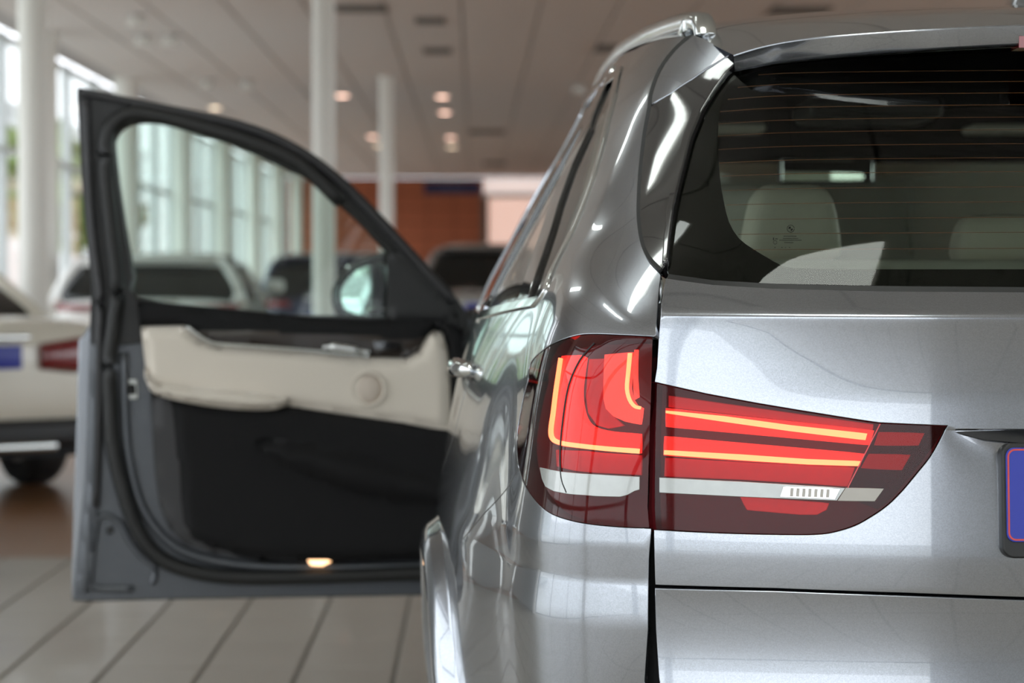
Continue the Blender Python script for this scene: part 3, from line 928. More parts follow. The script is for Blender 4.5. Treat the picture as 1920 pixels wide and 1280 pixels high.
# lamp outline walked from the lower seam corner round the tip to the upper seam corner
ntop = len(GL_TOP); nlast = len(lg) - 3
lamp_walk = lg[:nlast]               # top-left ... tip ... bottom-left
cut_edge = lamp_walk[::-1]           # bottom-left ... tip ... top-left
seam_r = gp([(1241, 570), (1236, 630), (1232.5, 690)])
poly = tg_bot + tg_top + seam_r + cut_edge[::-1] + gp([(1228, 1040)])
rows = [1.0475, 1.0452, 1.0435, 1.0415, 1.0395, 1.037, 1.034, 1.031, 1.028, 1.024, 1.1815, 1.184, 1.1855, 1.187, 1.1882, 1.1894, 1.1906, 1.1918, 1.193, 1.195, 1.198, 1.202]
panel('tailgate', GATE, poly, PT, CAR, sp=.007, su=.010, rows=rows, depth=.014, bev=.0012)
# --- tailgate lower leaf
lw = gp([(1229, 1104.5), (1450, 1110), (1700, 1119), (1919, 1127)])
low = [(XC, lw[-1][1] - .0005)] + lw[::-1] + gp([(1231, 1180), (1237, 1270)]) + [(.262, .60), (.32, .53), (.50, .50), (XC, .495)]
panel('lower_tailgate', GATE, low, PT, CAR, sp=.010, su=.014, depth=.014, bev=.0018)
# dark carrier behind the gaps
P, N = Off(GATE0, -.022).ev_n(*[a.ravel() for a in np.meshgrid(np.linspace(.225, 2 * XC - .225, 40), np.linspace(.40, 1.222, 50), indexing='ij')])
fs = [(i * 50 + j, (i + 1) * 50 + j, (i + 1) * 50 + j + 1, i * 50 + j + 1) for i in range(39) for j in range(49)]
P[:, 1] = np.where(P[:, 2] < 1.125, P[:, 1] + .026, P[:, 1])
obj('tailgate_carrier', P, fs, 'black_gap', CAR)

# --- quarter panel, bumper, doors from the body surface
def arc(cy, cz, r, a0, a1, n=20):
    out = []
    for i in range(n + 1):
        a = math.radians(a0 + (a1 - a0) * i / n)
        out.append(BODY.side(cy + r * math.cos(a), cz + r * math.sin(a)))
    return out
WY, WZ, WR = 4.10, .375, .400
win_edge = [(1161, 136), (1150, 188), (1133, 258), (1118, 315), (1098, 372), (1079, 420), (1057, 464), (1037, 505), (1023, 541), (1003, 566)]
qe = bp_(win_edge)
q_win = [BODY.side(4.36, 1.172)] + [BODY.side(4.36, 1.28), BODY.side(4.355, 1.40), BODY.side(4.35, 1.50), BODY.side(4.345, 1.578)] + [BODY.side(4.2, 1.576)] + \
        [tuple(p) for p in smooth_path(qe, 3)] + [BODY.side(4.15, 1.178)]
bump_seam = [(970, 878), (957, 905), (930, 938), (900, 970), (868, 1009)]
bs = bp_(bump_seam)
def yz(u, v):
    p = BODY.ev([u], [v])[0]; return p[1], p[2]
y_, z_ = yz(*bs[-1])
a_start = math.degrees(math.atan2(z_ - WZ, y_ - WY))
a_start = max(95, min(172, a_start))
fin_out = [(1219, 205), (1208.5, 255), (1200.5, 326), (1197, 392), (1199, 431), (1204.5, 463), (1216, 488), (1236, 511)]
spo_seam = [(1299, 67), (1264, 96), (1236, 134), (1221, 177)]
arch = arc(WY, WZ, WR, a_start, 30, 24)
lq = grow(lamp_q, .0018)
n1 = len(smooth_path(LAMP_TOP + LAMP_LEFT + LAMP_BOT, 4))
# index on the lamp outline where the bumper seam meets it
k_seam = min(range(n1), key=lambda i: abs(lq[i][1] - bs[0][1]) + (0 if i > len(LAMP_TOP) * 4 - 6 else 9))
upper_lamp = lq[:k_seam + 1]
top_edge = [(BODY.side(4.36, 1.604)[0], 1.604)] + [(BODY.side(y, 1.604)[0], 1.604) for y in (4.2, 4.05, 3.95, 3.85, 3.78)]
quarter = bp_([(1229, 627)]) + upper_lamp + bs[1:] + arch + [BODY.side(4.482, .66), BODY.side(4.41, .77), BODY.side(4.30, .86), BODY.side(4.16, .925), BODY.side(4.06, .985), BODY.side(4.03, 1.04), BODY.side(4.07, 1.10), BODY.side(4.20, 1.135), BODY.side(4.385, 1.150), BODY.side(4.385, 1.40), BODY.side(4.38, 1.604)] + \
    top_edge + bp_(spo_seam) + bp_(smooth_path(fin_out, 3)) + bp_(SEAM_L[:2])
panel('quarter_panel', BODY, quarter, PT, CAR, sp=.012, su=.014, holes=[q_win], depth=.012, bev=.001, side='pair')
low_lamp = lq[k_seam:n1]
b_start = [(u + .001, v - .0035) for u, v in bs]
bumper = low_lamp + bp_([(1219, 1000), (1215, 1050), (1214, 1100), (1213, 1180), (1207, 1275)]) + [BODY.px(1207, 1279), (BODY.u[3] + .03, .60), (BODY.u[3] - .01, .515), (BODY.u[2], .485), (0, .48), (0, .31), (BODY.u[4], .31)] + \
    [BODY.side(3.66, .31)] + arc(WY, WZ, WR, 184, a_start, 16)[1:] + b_start[::-1]
panel('rear_bumper', BODY, bumper, PT, CAR, sp=.012, su=.014, depth=.014, bev=.0014)
# rear door, sill, front wing
rd_win = [BODY.side(4.415, 1.172), BODY.side(5.17, 1.165), BODY.side(5.19, 1.40), BODY.side(5.19, 1.583), BODY.side(4.8, 1.588), BODY.side(4.405, 1.580), BODY.side(4.41, 1.40)]
rd = [BODY.side(4.39, 1.146), BODY.side(4.20, 1.131), BODY.side(4.075, 1.096), BODY.side(4.037, 1.04), BODY.side(4.066, .988), BODY.side(4.163, .930), BODY.side(4.304, .865), BODY.side(4.415, .774), BODY.side(4.488, .662), BODY.side(4.53, .52), BODY.side(4.60, .44), BODY.side(5.24, .42), BODY.side(5.25, 1.15), BODY.side(5.25, 1.60), BODY.side(4.8, 1.602), BODY.side(4.385, 1.602), BODY.side(4.385, 1.4)]
panel('rear_door', BODY, rd, PT, CAR, sp=.014, su=.02, holes=[rd_win], depth=.012, bev=.001, side='pair')
fw = [BODY.side(6.22, 1.10), BODY.side(6.22, .36), BODY.side(6.58, .36)] + arc(7.02, .375, .44, 182, 10, 16) + [BODY.side(7.55, .60), BODY.side(7.55, .95), BODY.side(7.2, 1.06), BODY.side(6.7, 1.10)]
panel('front_wing', BODY, fw, PT, CAR, sp=.03, su=.04, depth=.012, bev=.001, side='pair')
# glass
panel('quarter_window', BODY, shrink(q_win, .009), 'side_glass', CAR, sp=.02, off=-.004, depth=0, side='pair')
panel('rear_door_window', BODY, shrink(rd_win, .004), 'side_glass', CAR, sp=.03, off=-.004, depth=0, side='pair')
def uv_ribbon(path, w):
    P = [np.array(p, float) for p in path]; a, b = [], []
    for i, p in enumerate(P):
        t = P[min(i + 1, len(P) - 1)] - P[max(i - 1, 0)]; t = t / (np.linalg.norm(t) + 1e-9); n = np.array([-t[1], t[0]])
        a.append(tuple(p + n * w / 2)); b.append(tuple(p - n * w / 2))
    return a + b[::-1]
nq = len(q_win)
panel('window_trim', BODY, uv_ribbon(q_win[4:] + q_win[:1], .013), 'chrome', CAR, sp=.012, off=.004, depth=.010, bev=.002, side='pair')
panel('window_trim', BODY, uv_ribbon([BODY.side(y, 1.166) for y in (4.37, 4.6, 4.8, 5.0, 5.2)], .014), 'chrome', CAR, sp=.014, off=.004, depth=.010, bev=.002, side='pair')
panel('window_trim', BODY, uv_ribbon([BODY.side(y, 1.588) for y in (4.36, 4.6, 4.8, 5.0, 5.2)], .012), 'chrome', CAR, sp=.014, off=.004, depth=.010, bev=.002, side='pair')
dv = [BODY.side(4.335, 1.19), BODY.side(4.43, 1.19), BODY.side(4.42, 1.40), BODY.side(4.415, 1.572), BODY.side(4.33, 1.566), BODY.side(4.335, 1.4)]
panel('pillar_trim', BODY, dv, 'gloss_black', CAR, sp=.02, off=.002, depth=.006, side='pair')
div_r = [(1137, 160), (1105, 245), (1075, 310), (1048, 385), (1025, 460), (1003, 525), (992, 560)]
div_f = [(972, 574), (984, 530), (1006, 465), (1030, 395), (1058, 320), (1090, 250), (1125, 165)]
panel('window_divider', BODY, bp_(div_r) + bp_(div_f), 'gloss_black', CAR, sp=.014, off=.003, depth=.008, bev=.002, side='pair')
# dark inner shell, open where there is glass or the front doorway
gu = np.linspace(BODY.u[4] + .012, BODY.side(6.25, .95)[0], 120); gv = np.concatenate([np.linspace(.36, 1.60, 84)])
UU, VV = np.meshgrid(gu, gv, indexing='ij')
P, N = Off(BODY, -.018).ev_n(UU.ravel(), VV.ravel())
cc = np.stack([((UU[:-1, :-1] + UU[1:, 1:]) / 2).ravel(), ((VV[:-1, :-1] + VV[1:, 1:]) / 2).ravel()], 1)
Q = BODY.ev(cc[:, 0], cc[:, 1])
keep = ~in_poly(q_win, cc) & ~in_poly(rd_win, cc) & ~in_poly(grow(lamp_q, .02), cc)
keep &= ~((Q[:, 1] > 5.27) & (Q[:, 1] < 6.18) & (cc[:, 1] > .40) & (cc[:, 1] < 1.585))
keep &= ~((Q[:, 0] > .30) & (cc[:, 1] > 1.22))
keep &= ~((Q[:, 1] - WY) ** 2 + (Q[:, 2] - WZ) ** 2 < WR ** 2)
ix = np.arange(len(gu) * len(gv)).reshape(len(gu), len(gv))
F = np.stack([ix[:-1, :-1], ix[1:, :-1], ix[1:, 1:], ix[:-1, 1:]], -1).reshape(-1, 4)[keep]
P2, N2, F2 = mirror(P, N, [tuple(f) for f in F])
obj('inner_shell', np.concatenate([P, P2]), [tuple(f) for f in F] + [tuple(i + len(P) for i in f) for f in F2], 'black_gap', CAR)

# --- wheel arch flares
def flare(sidesign):
    rows = []
    for i in range(41):
        a = math.radians(-8 + 196 * i / 40)
        ca, sa = math.cos(a), math.sin(a)
        row = []
        for (r, off) in ((.462, -.001), (.456, .004), (.446, .018), (.432, .027), (.416, .029), (.402, .024), (.394, .006), (.394, -.04)):
            y, z = WY + r * ca, max(.24, WZ + r * sa)
            pass
            u, v = BODY.side(y, z); p = BODY.ev([u], [v])[0]
            x = p[0] - off
            row.append((x, y, z))
        rows.append(row)
    vs, fs = loft(rows)
    if sidesign > 0: vs = [(2 * XC - x, y, z) for x, y, z in vs]; fs = [f[::-1] for f in fs]
    return obj('wheel_arch', vs, fs, PT, CAR)
flare(-1); flare(1)

# --- wheels
def wheel(parent, c, r, w, sgn, rim='alloy', local=False, spokes=5):
    pr = [(r * .66, -w / 2), (r * .93, -w / 2), (r * .99, -w * .36), (r, -w * .25), (r, w * .25), (r * .99, w * .36), (r * .93, w / 2), (r * .66, w / 2)]
    t = obj('wheel', *lathe(pr, 40, 'x', c), 'tyre', parent, local=local)
    pr = [(r * .665, -w * .45), (r * .665, w * .45), (r * .62, w * .46), (r * .60, w * .2), (r * .60, -w * .4)]
    obj('rim', *lathe(pr, 40, 'x', c), rim, t, local=local)
    bm = bmesh.new()
    for k in range(spokes):
        a = 2 * math.pi * k / spokes + .3
        R = Matrix.Rotation(a, 3, 'X')
        for q in (-.12, .12):
            R2 = Matrix.Rotation(a + q, 3, 'X')
            add_box(bm, Vector(c) + R2 @ Vector((sgn * w * .30, 0, r * .36)), (w * .16, r * .07, r * .56), R2)
    add_box(bm, (c[0] + sgn * w * .25, c[1], c[2]), (w * .2, r * .26, r * .26))
    o = bm_obj('spokes', bm, rim, t, local=local)
    o2 = obj('brake_disc', *lathe([(0, -.01), (r * .5, -.01), (r * .5, .01), (0, .01)], 28, 'x', c), 'black_plastic', t, local=local)
for y in (WY, 7.02):
    wheel(CAR, (.105, y, .365), .365, .26, -1); wheel(CAR, (2 * XC - .105, y, .365), .365, .26, 1)
# floor pan and sills
box('floor_pan', (XC, 5.3, .36), (1.75, 3.0, .14), 'black_gap', CAR, bevel=.03)
for s in (.035, 2 * XC - .035): box('sill', (s, 5.4, .36), (.13, 1.75, .12), 'charcoal', CAR, bevel=.02)

# --- tail lamp on the body side
tl = panel('tail_lamp', BODY, lamp_q, 'red_lens', CAR, sp=.010, off=-.001, depth=0, side='pair')
tl['label'] = 'dark red tail lamp lens wrapping round the rear corner'
panel('lamp_housing', Off(BODY, -.030), grow(lamp_q, .004), 'lamp_inner', tl, sp=.014, depth=0, side='pair')
def lamp_wall(surf, outline, d0, d1, m, par):
    n = len(outline); O = np.array(outline)
    P, N = surf.ev_n(O[:, 0], O[:, 1])
    rows = [P + N * d0, P + N * d1]
    vs = np.concatenate(rows); fs = [(i, (i + 1) % n, n + (i + 1) % n, n + i) for i in range(n)]
    m = 'gloss_black'
    a = obj('lamp_surround', vs, fs, m, par)
    v2 = vs.copy(); v2[:, 0] = 2 * XC - v2[:, 0]
    obj('lamp_surround', v2, [f[::-1] for f in fs], m, PAIR[par.name])
lamp_wall(BODY, lamp_q, -.0005, -.034, 'lamp_inner', tl)
z1 = lambda pts: [BODY.px(940 + x / 3.048, 600 + y / 3.048) for x, y in pts]
L_out = [(300, 190), (268, 380), (248, 520), (232, 610), (240, 675), (290, 708), (400, 722), (600, 742), (780, 760)]
L_in = [(778, 655), (600, 637), (480, 608), (425, 560), (398, 480), (390, 390), (402, 280), (418, 182)]
L_poly = L_out[:1] + [tuple(p) for p in smooth_path(L_out, 3)][1:] + [tuple(p) for p in smooth_path(L_in, 3)]
INN = Off(BODY, -.012)
panel('light_hook', INN, z1(L_poly), 'light_bar', tl, sp=.008, depth=.010, bev=.001, side='pair')
def ribbon(pts, w0, w1=None):
    """closed outline of a strip along a path in crop pixels"""
    P = [np.array(p, float) for p in smooth_path(pts, 3)]; a, b = [], []
    for i, p in enumerate(P):
        t = (P[min(i + 1, len(P) - 1)] - P[max(i - 1, 0)]); t = t / np.linalg.norm(t); n = np.array([-t[1], t[0]])
        w = w0 if w1 is None else w0 + (w1 - w0) * i / (len(P) - 1)
        a.append(tuple(p + n * w / 2)); b.append(tuple(p - n * w / 2))
    return a + b[::-1]
panel('light_strip', Off(BODY, -.009), z1(ribbon([(300, 205), (272, 390), (255, 530), (243, 620), (252, 672), (300, 697), (420, 715), (600, 735), (778, 750)], 15, 24)), 'light_strip', tl, sp=.006, depth=.003, bev=.0005, side='pair')
H = [(555, 182), (714, 182), (708, 300), (706, 390), (722, 450), (752, 492), (786, 506), (776, 594), (690, 575), (620, 545), (573, 500), (557, 440), (555, 320)]
panel('light_hook', INN, z1(H), 'light_bar_soft', tl, sp=.008, depth=.010, bev=.001, side='pair')
panel('light_strip', Off(BODY, -.009), z1(ribbon([(708, 186), (704, 300), (700, 390), (718, 455), (748, 492), (783, 502)], 17, 14)), 'light_strip', tl, sp=.006, depth=.003, bev=.0005, side='pair')
panel('light_strip', Off(BODY, -.010), z1([(735, 168), (752, 168), (760, 330), (772, 440), (745, 455), (738, 330)]), 'light_bar_soft', tl, sp=.006, depth=.003, bev=.0005, side='pair')
panel('red_reflector', Off(BODY, -.020), z1([(235, 735), (420, 745), (780, 778), (780, 885), (600, 872), (345, 850), (240, 825)]), 'lamp_red', tl, sp=.010, depth=.006, side='pair')
panel('red_reflector', Off(BODY, -.024), z1([(425, 185), (548, 185), (548, 470), (600, 560), (660, 600), (560, 610), (480, 590), (420, 520), (405, 420)]), 'lamp_red', tl, sp=.010, depth=.004, side='pair')
panel('reverse_lens', BODY, z1([(220, 842), (340, 867), (560, 884), (788, 897), (788, 966), (760, 974), (720, 996), (680, 1007), (540, 1003), (380, 990), (300, 975), (252, 950), (232, 905)]), 'reverse_lens', tl, sp=.010, off=.0003, depth=.004, bev=.0008, side='pair')
panel('lens_seam', BODY, z1(ribbon([(530, 130), (450, 225), (385, 370), (352, 560), (335, 750), (342, 900), (372, 985)], 6)), 'black_gap', tl, sp=.006, off=.0004, depth=.001, bev=.0002, side='pair')

# --- tail lamp on the tailgate
tlg = panel('tailgate_lamp', GATE0, lamp_g, 'red_lens', CAR, sp=.010, off=-.001, depth=0, side='pair')
panel('lamp_housing', Off(GATE0, -.034), grow(lamp_g, .003), 'lamp_inner', tlg, sp=.02, depth=0, side='pair')
lamp_wall(GATE0, lamp_g, -.0005, -.036, 'lamp_inner', tlg)
z2 = lambda pts: gp([(1200 + x / 3.2, 680 + y / 3.2) for x, y in pts])
GI = Off(GATE0, -.012); GI2 = Off(GATE0, -.009)
panel('light_bar', GI, z2([(145, 276), (600, 325), (1000, 367), (1402, 410), (1376, 490), (1000, 456), (600, 420), (145, 380)]), 'light_bar', tlg, sp=.010, depth=.010, side='pair')
panel('light_strip', GI2, z2([(146, 288), (500, 322), (900, 376), (1362, 426), (1352, 462), (900, 408), (500, 352), (146, 300)]), 'light_strip', tlg, sp=.008, depth=.003, bev=.0005, side='pair')
panel('light_bar', GI, z2([(136, 445), (600, 486), (1000, 520), (1342, 550), (1318, 618), (1000, 608), (600, 585), (132, 552)]), 'light_bar', tlg, sp=.010, depth=.010, side='pair')
panel('light_strip', GI2, z2([(136, 526), (600, 552), (1000, 580), (1322, 592), (1314, 618), (1000, 608), (600, 583), (134, 549)]), 'light_strip', tlg, sp=.008, depth=.003, bev=.0005, side='pair')
panel('red_reflector', Off(GATE0, -.022), z2([(130, 575), (600, 602), (1000, 622), (1285, 632), (1245, 742), (1000, 724), (600, 700), (125, 680)]), 'lamp_red', tlg, sp=.012, depth=.006, side='pair')
panel('red_reflector', Off(GATE0, -.024), z2([(150, 200), (500, 250), (900, 305), (1400, 372), (1395, 402), (900, 345), (500, 300), (150, 262)]), 'lamp_red', tlg, sp=.012, depth=.006, side='pair')
panel('side_bar', GI, z2([(1436, 420), (1706, 426), (1672, 492), (1410, 492)]), 'light_bar_dim', tlg, sp=.012, depth=.006, side='pair')
panel('side_bar', GI, z2([(1376, 552), (1622, 556), (1572, 640), (1330, 630)]), 'light_bar_dim', tlg, sp=.012, depth=.006, side='pair')
panel('smoked_cover', GATE0, z2([(1446, 366), (1700, 374), (1838, 382), (1760, 500), (1640, 660), (1520, 800), (1425, 880), (1300, 830), (1240, 748), (1310, 620)]), 'smoke_lens', tlg, sp=.014, off=-.0035, depth=0, side='pair')
panel('reverse_lens', GATE0, z2([(118, 690), (600, 715), (1228, 752), (1180, 824), (600, 800), (118, 776)]), 'reverse_lens', tlg, sp=.012, off=.0003, depth=.004, bev=.0008, side='pair')
panel('reverse_lens_end', GATE0, z2([(1236, 752), (1460, 756), (1408, 828), (1188, 826)]), 'reverse_frost', tlg, sp=.012, off=.0003, depth=.004, bev=.0008, side='pair')
panel('bulb_cell', GATE0, z2([(862, 742), (1060, 748), (1200, 757), (1170, 818), (1000, 810), (842, 803)]), 'satin_metal', tlg, sp=.008, off=.0012, depth=.002, bev=.0004, side='pair')
for k in range(7):
    x0 = 905 + k * 36
    panel('bulb_rib', GATE0, z2([(x0, 752 + k * 1.2), (x0 + 16, 753 + k * 1.2), (x0 + 12, 800 + k), (x0 - 4, 799 + k)]), 'reverse_frost', tlg, sp=.008, off=.0022, depth=.001, bev=.0003, side='pair')
panel('reflex_reflector', Off(GATE0, -.006), z2([(600, 806), (1130, 846), (1115, 880), (1060, 908), (960, 908), (640, 880)]), 'lamp_red', tlg, sp=.008, depth=.004, side='pair')
panel('lens_seam', GATE0, z2([(1438, 366), (1444, 366), (1250, 748), (1244, 748)]), 'lamp_red', tlg, sp=.012, off=.0003, depth=.001, bev=.0002, side='pair')
bd = lamp_g

# --- number plate and its holder
ph0 = GATE.px(1876, 832); ph1 = GATE.px(1886, 1038)
zt, zb_ = ph0[1], ph1[1]; xl = ph0[0]
def rrect(x0, x1, z0, z1, r, n=6):
    out = []
    for cx, cz, a0 in ((x1 - r, z1 - r, 0), (x0 + r, z1 - r, 90), (x0 + r, z0 + r, 180), (x1 - r, z0 + r, 270)):
        for i in range(n + 1):
            a = math.radians(a0 + 90 * i / n); out.append((cx + r * math.cos(a), cz + r * math.sin(a)))
    return out
class Flat(Surf):
    sign = 1.0
    def __init__(self, y0, slope=0.0, z0=0.0, kx=0.0): self.y0, self.s, self.z0, self.kx = y0, slope, z0, kx
    def ev(self, U, V): U = np.asarray(U, float); V = np.asarray(V, float); return np.stack([U, self.y0 + self.s * (V - self.z0) + self.kx * (U + 1.0), V], 1)
pl_t = float(GATE.ev(np.array([XC]), np.array([zt - .03]))[0, 1]); pl_b = float(GATE.ev(np.array([XC]), np.array([zb_]))[0, 1])
FP = Flat(pl_b - .013, (pl_t - pl_b) / (zt - .03 - zb_), zb_)
XR_ = 2 * XC - xl
plh = panel('plate_holder', FP, rrect(xl, XR_, zb_, zt, .012), 'black_plastic', CAR, sp=.05, depth=.02, bev=.003, side='left')
panel('holder_edge', FP, rrect(xl - .0015, XR_ + .0015, zb_ - .0015, zt + .0005, .013), 'satin_metal', plh, holes=[rrect(xl, XR_, zb_, zt, .012)], sp=.05, off=-.002, depth=.003, bev=.001, side='left')
pb = GATE.px(1886, 1011)[1]; pt = GATE.px(1882, 838)[1]; pxl = GATE.px(1880, 840)[0]
npl = panel('number_plate', FP, rrect(pxl, 2 * XC - pxl, pb, pt, .010), 'plate_blue', CAR, sp=.05, off=.003, depth=.003, bev=.0008, side='left')
npl['label'] = 'plain blue number plate with red outline'
panel('plate_outline', FP, rrect(pxl + .001, 2 * XC - pxl - .001, pb + .001, pt - .001, .010), 'plate_red', npl, holes=[rrect(pxl + .003, 2 * XC - pxl - .003, pb + .003, pt - .003, .008)], sp=.05, off=.0034, depth=.0004, bev=.0001, side='left')

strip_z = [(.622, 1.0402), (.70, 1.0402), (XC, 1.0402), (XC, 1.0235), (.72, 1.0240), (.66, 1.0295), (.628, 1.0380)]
panel('lip_strip', GATE, strip_z, 'black_plastic', CAR, sp=.003, su=.012, off=.004, depth=.006, bev=.0006)  # dark strip set just below the tailgate lip
# --- rear glass, printed border, heater wires
gl_top = [(1383, 128), (1453, 112), (1571, 98), (1766, 85), (1919, 78)]
gl_left = [(1366, 140), (1338, 177), (1315, 216), (1298, 279), (1280, 349), (1266, 412), (1256, 482), (1252, 508)]
gl_bot = [(1255, 516), (1336, 527), (1450, 533), (1649, 537), (1919, 539)]
gt, gb = wp(gl_top), wp(gl_bot)
glass = [(0.0, gt[-1][1] + .002)] + gt[::-1] + wp(smooth_path(gl_left, 2)) + gb + [(0.0, gb[-1][1])]
rw = panel('rear_window', GLASS, glass, 'privacy_glass', CAR, sp=.016, off=.002, depth=0, side='both')
fr_in = [(1919, 504), (1649, 504), (1490, 502), (1460, 494), (1440, 483), (1412, 466), (1385, 446), (1366, 415), (1356, 375), (1349, 330), (1345, 260), (1350, 200), (1362, 165), (1385, 142), (1450, 124), (1571, 112), (1919, 96)]
fi = wp(fr_in)
frit = [(0.0, gt[-1][1] + .002)] + gt[::-1] + wp(smooth_path(gl_left, 2)) + gb + [(0.0, gb[-1][1]), (0.0, fi[0][1])] + [tuple(p) for p in smooth_path(fi, 2)] + [(0.0, fi[-1][1])]
panel('glass_border', GLASS, frit, 'frit', rw, sp=.012, off=-.001, depth=0, side='both')
wires = [(1422, 140), (1383, 163.5), (1364, 186), (1350, 209), (1346, 232), (1345, 255), (1347, 280), (1349, 305), (1352, 330), (1356, 357), (1361, 384), (1370, 412), (1384, 439), (1412, 468)]
for x, y in wires:
    u0, v0 = GLASS.px(x, y)
    uu = np.linspace(u0, -.0001, 60); vv = v0 + (u0 - uu) * .004
    P = GLASS.ev(np.clip(uu, 0, 99), vv); N = GLASS.ev_n(np.clip(uu, .001, 99), vv)[1]
    P = P - N * .0004
    full = np.concatenate([P, [(2 * XC - p[0], p[1], p[2]) for p in P[::-1]]])
    up = np.array([0, .0, .00034])
    vs = np.concatenate([full - up, full + up]); n = len(full)
    obj('heater_wire', vs, [(i, i + 1, n + i + 1, n + i) for i in range(n - 1)], 'heater_wire', rw)
# etched roundel and small print on the glass
def ring(cx, cy, r0, r1, a0=0, a1=360, n=20):
    o = [(cx + r1 * math.cos(math.radians(a0 + (a1 - a0) * i / n)), cy + r1 * math.sin(math.radians(a0 + (a1 - a0) * i / n))) for i in range(n + 1)]
    q = [(cx + r0 * math.cos(math.radians(a0 + (a1 - a0) * i / n)), cy + r0 * math.sin(math.radians(a0 + (a1 - a0) * i / n))) for i in range(n + 1)]
    return o + q[::-1]
def etch(name, polys):
    vs, fs = [], []
    for pl in polys:
        V2, T = cut([GLASS.px(*p) for p in pl], sp=.004)
        P, N = GLASS.ev_n(V2[:, 0], V2[:, 1]); b = len(vs)
        vs += (P + N * .0024).tolist(); fs += [tuple(int(i) + b for i in t[::-1]) for t in T]
    o = obj(name, vs, fs, 'frit', rw); o['kind'] = 'stuff'
etch('glass_roundel', [ring(1483, 430.5, 6.2, 7.2, 0, 350, 28), ring(1483, 430.5, .2, 4.2, 180, 270, 6), ring(1483, 430.5, .2, 4.2, 0, 90, 6), [(1479, 425), (1480, 423.6), (1481, 425)], [(1482, 424.4), (1483, 423), (1484, 424.4)], [(1485, 425), (1486, 423.6), (1487, 425)]])
small = []
for (y, xs_) in ((444.5, np.arange(1470, 1494, 2.2)), (448.5, np.arange(1469, 1497, 2.2)), (452, np.arange(1462, 1503, 2.2)), (456.5, np.arange(1471, 1487, 2.2)), (465.5, (1453, 1466, 1472.5, 1480))):
    for x in xs_:
        small.append([(x, y - .9), (x + 1.4, y - .9), (x + 1.4, y + .9), (x, y + .9)])
small += [ring(1454, 456, 3.0, 3.8, 0, 350, 14), [(1450, 447), (1452, 447), (1452, 452), (1450, 452)], [(1454, 449), (1459, 449), (1459, 450.2), (1454, 450.2)]]
etch('glass_print', small)
# rubber strip under the glass
rb = [(0.0, gb[-1][1] - .0012)] + [(u, v - .0012) for u, v in gb[::-1]] + [(u, v - .0075) for u, v in gb] + [(0.0, gb[-1][1] - .0075)]
panel('glass_seal', GLASS, rb, 'rubber', CAR, sp=.006, off=.004, depth=.03, bev=.001)

# --- gloss black fins beside the glass
fin_in = [(1376, 108), (1356, 133), (1336, 163), (1310, 205), (1290, 255), (1276, 314), (1266, 357), (1259, 392), (1252, 451), (1247, 498)]
fin_o = [(1243, 506), (1222, 487), (1210, 462), (1204.5, 431), (1203, 392), (1206.5, 326), (1214, 255), (1223.5, 203)]
fin_t = [(1260, 180), (1300, 154), (1340, 128), (1372, 107)]
fin = bp_(smooth_path(fin_in, 2)) + bp_(smooth_path(fin_o, 3)) + bp_(fin_t)
fn = panel('side_fin', BODY, fin, 'gloss_black', CAR, sp=.010, off=.004, depth=.016, bev=.002, side='pair')
lip = [(1384, 126), (1378, 108), (1356, 134), (1336, 164), (1310, 206), (1290, 256), (1276, 315), (1266, 358), (1259, 393), (1252, 452), (1248, 498), (1253, 500), (1258, 455), (1266, 400), (1274, 362), (1285, 320), (1300, 262), (1320, 212), (1344, 172), (1366, 142)]
panel('fin_lip', BODY, bp_(lip), 'gloss_black', fn, sp=.008, off=.010, depth=.014, bev=.003, side='pair')
# --- spoiler side triangles
sp_e = [(1303, 70), (1270, 99), (1243, 137), (1228, 178), (1226, 197)]
sp_low = [(1260, 177), (1300, 150), (1340, 123), (1373, 103)]
tri = bp_(smooth_path(sp_e, 3)) + bp_(sp_low) + bp_([(1366, 98), (1352, 92), (1336, 85), (1320, 76)])
panel('spoiler_side', BODY, tri, PT, CAR, sp=.008, off=.004, depth=.020, bev=.002, side='pair')
seal_px = [(1301, 66), (1267, 97), (1239.5, 135), (1224, 178), (1221, 204), (1211.5, 255), (1203.5, 326), (1200, 392), (1201.8, 431), (1207.5, 463), (1219, 487), (1240, 509)]
panel('body_seal', BODY, bp_(ribbon(seal_px, 6.5)), 'rubber', CAR, sp=.008, off=.0042, depth=.004, bev=.0004, side='pair')

# --- roof and spoiler
tt = np.concatenate([np.linspace(0, .45, 24), np.linspace(.47, .67, 18)])
def grid_surf(surf, ws, ts, off=0.0):
    UU, VV = np.meshgrid(ws, ts, indexing='ij')
    P, N = surf.ev_n(UU.ravel(), VV.ravel()); P = P + N * off
    n = len(ts); F = [(i * n + j, (i + 1) * n + j, (i + 1) * n + j + 1, i * n + j + 1) for i in range(len(ws) - 1) for j in range(n - 1)]
    if surf.sign < 0: F = [f[::-1] for f in F]
    P2, N2, F2 = mirror(P, N, F)
    return np.concatenate([P, P2]), np.concatenate([N, N2]), F + [tuple(i + len(P) for i in f) for f in F2], P.reshape(len(ws), n, 3)
P, N, F, _ = grid_surf(ROOF, np.linspace(.30, 2.74, 60), tt)
obj('roof', P, F, PT, CAR, normals=N)
P, N, F, G = grid_surf(ROOF, np.concatenate([[0, .002, .005], np.linspace(.01, .293, 22)]), tt)
spo = obj('roof_spoiler', P, F, PT, CAR, normals=N)
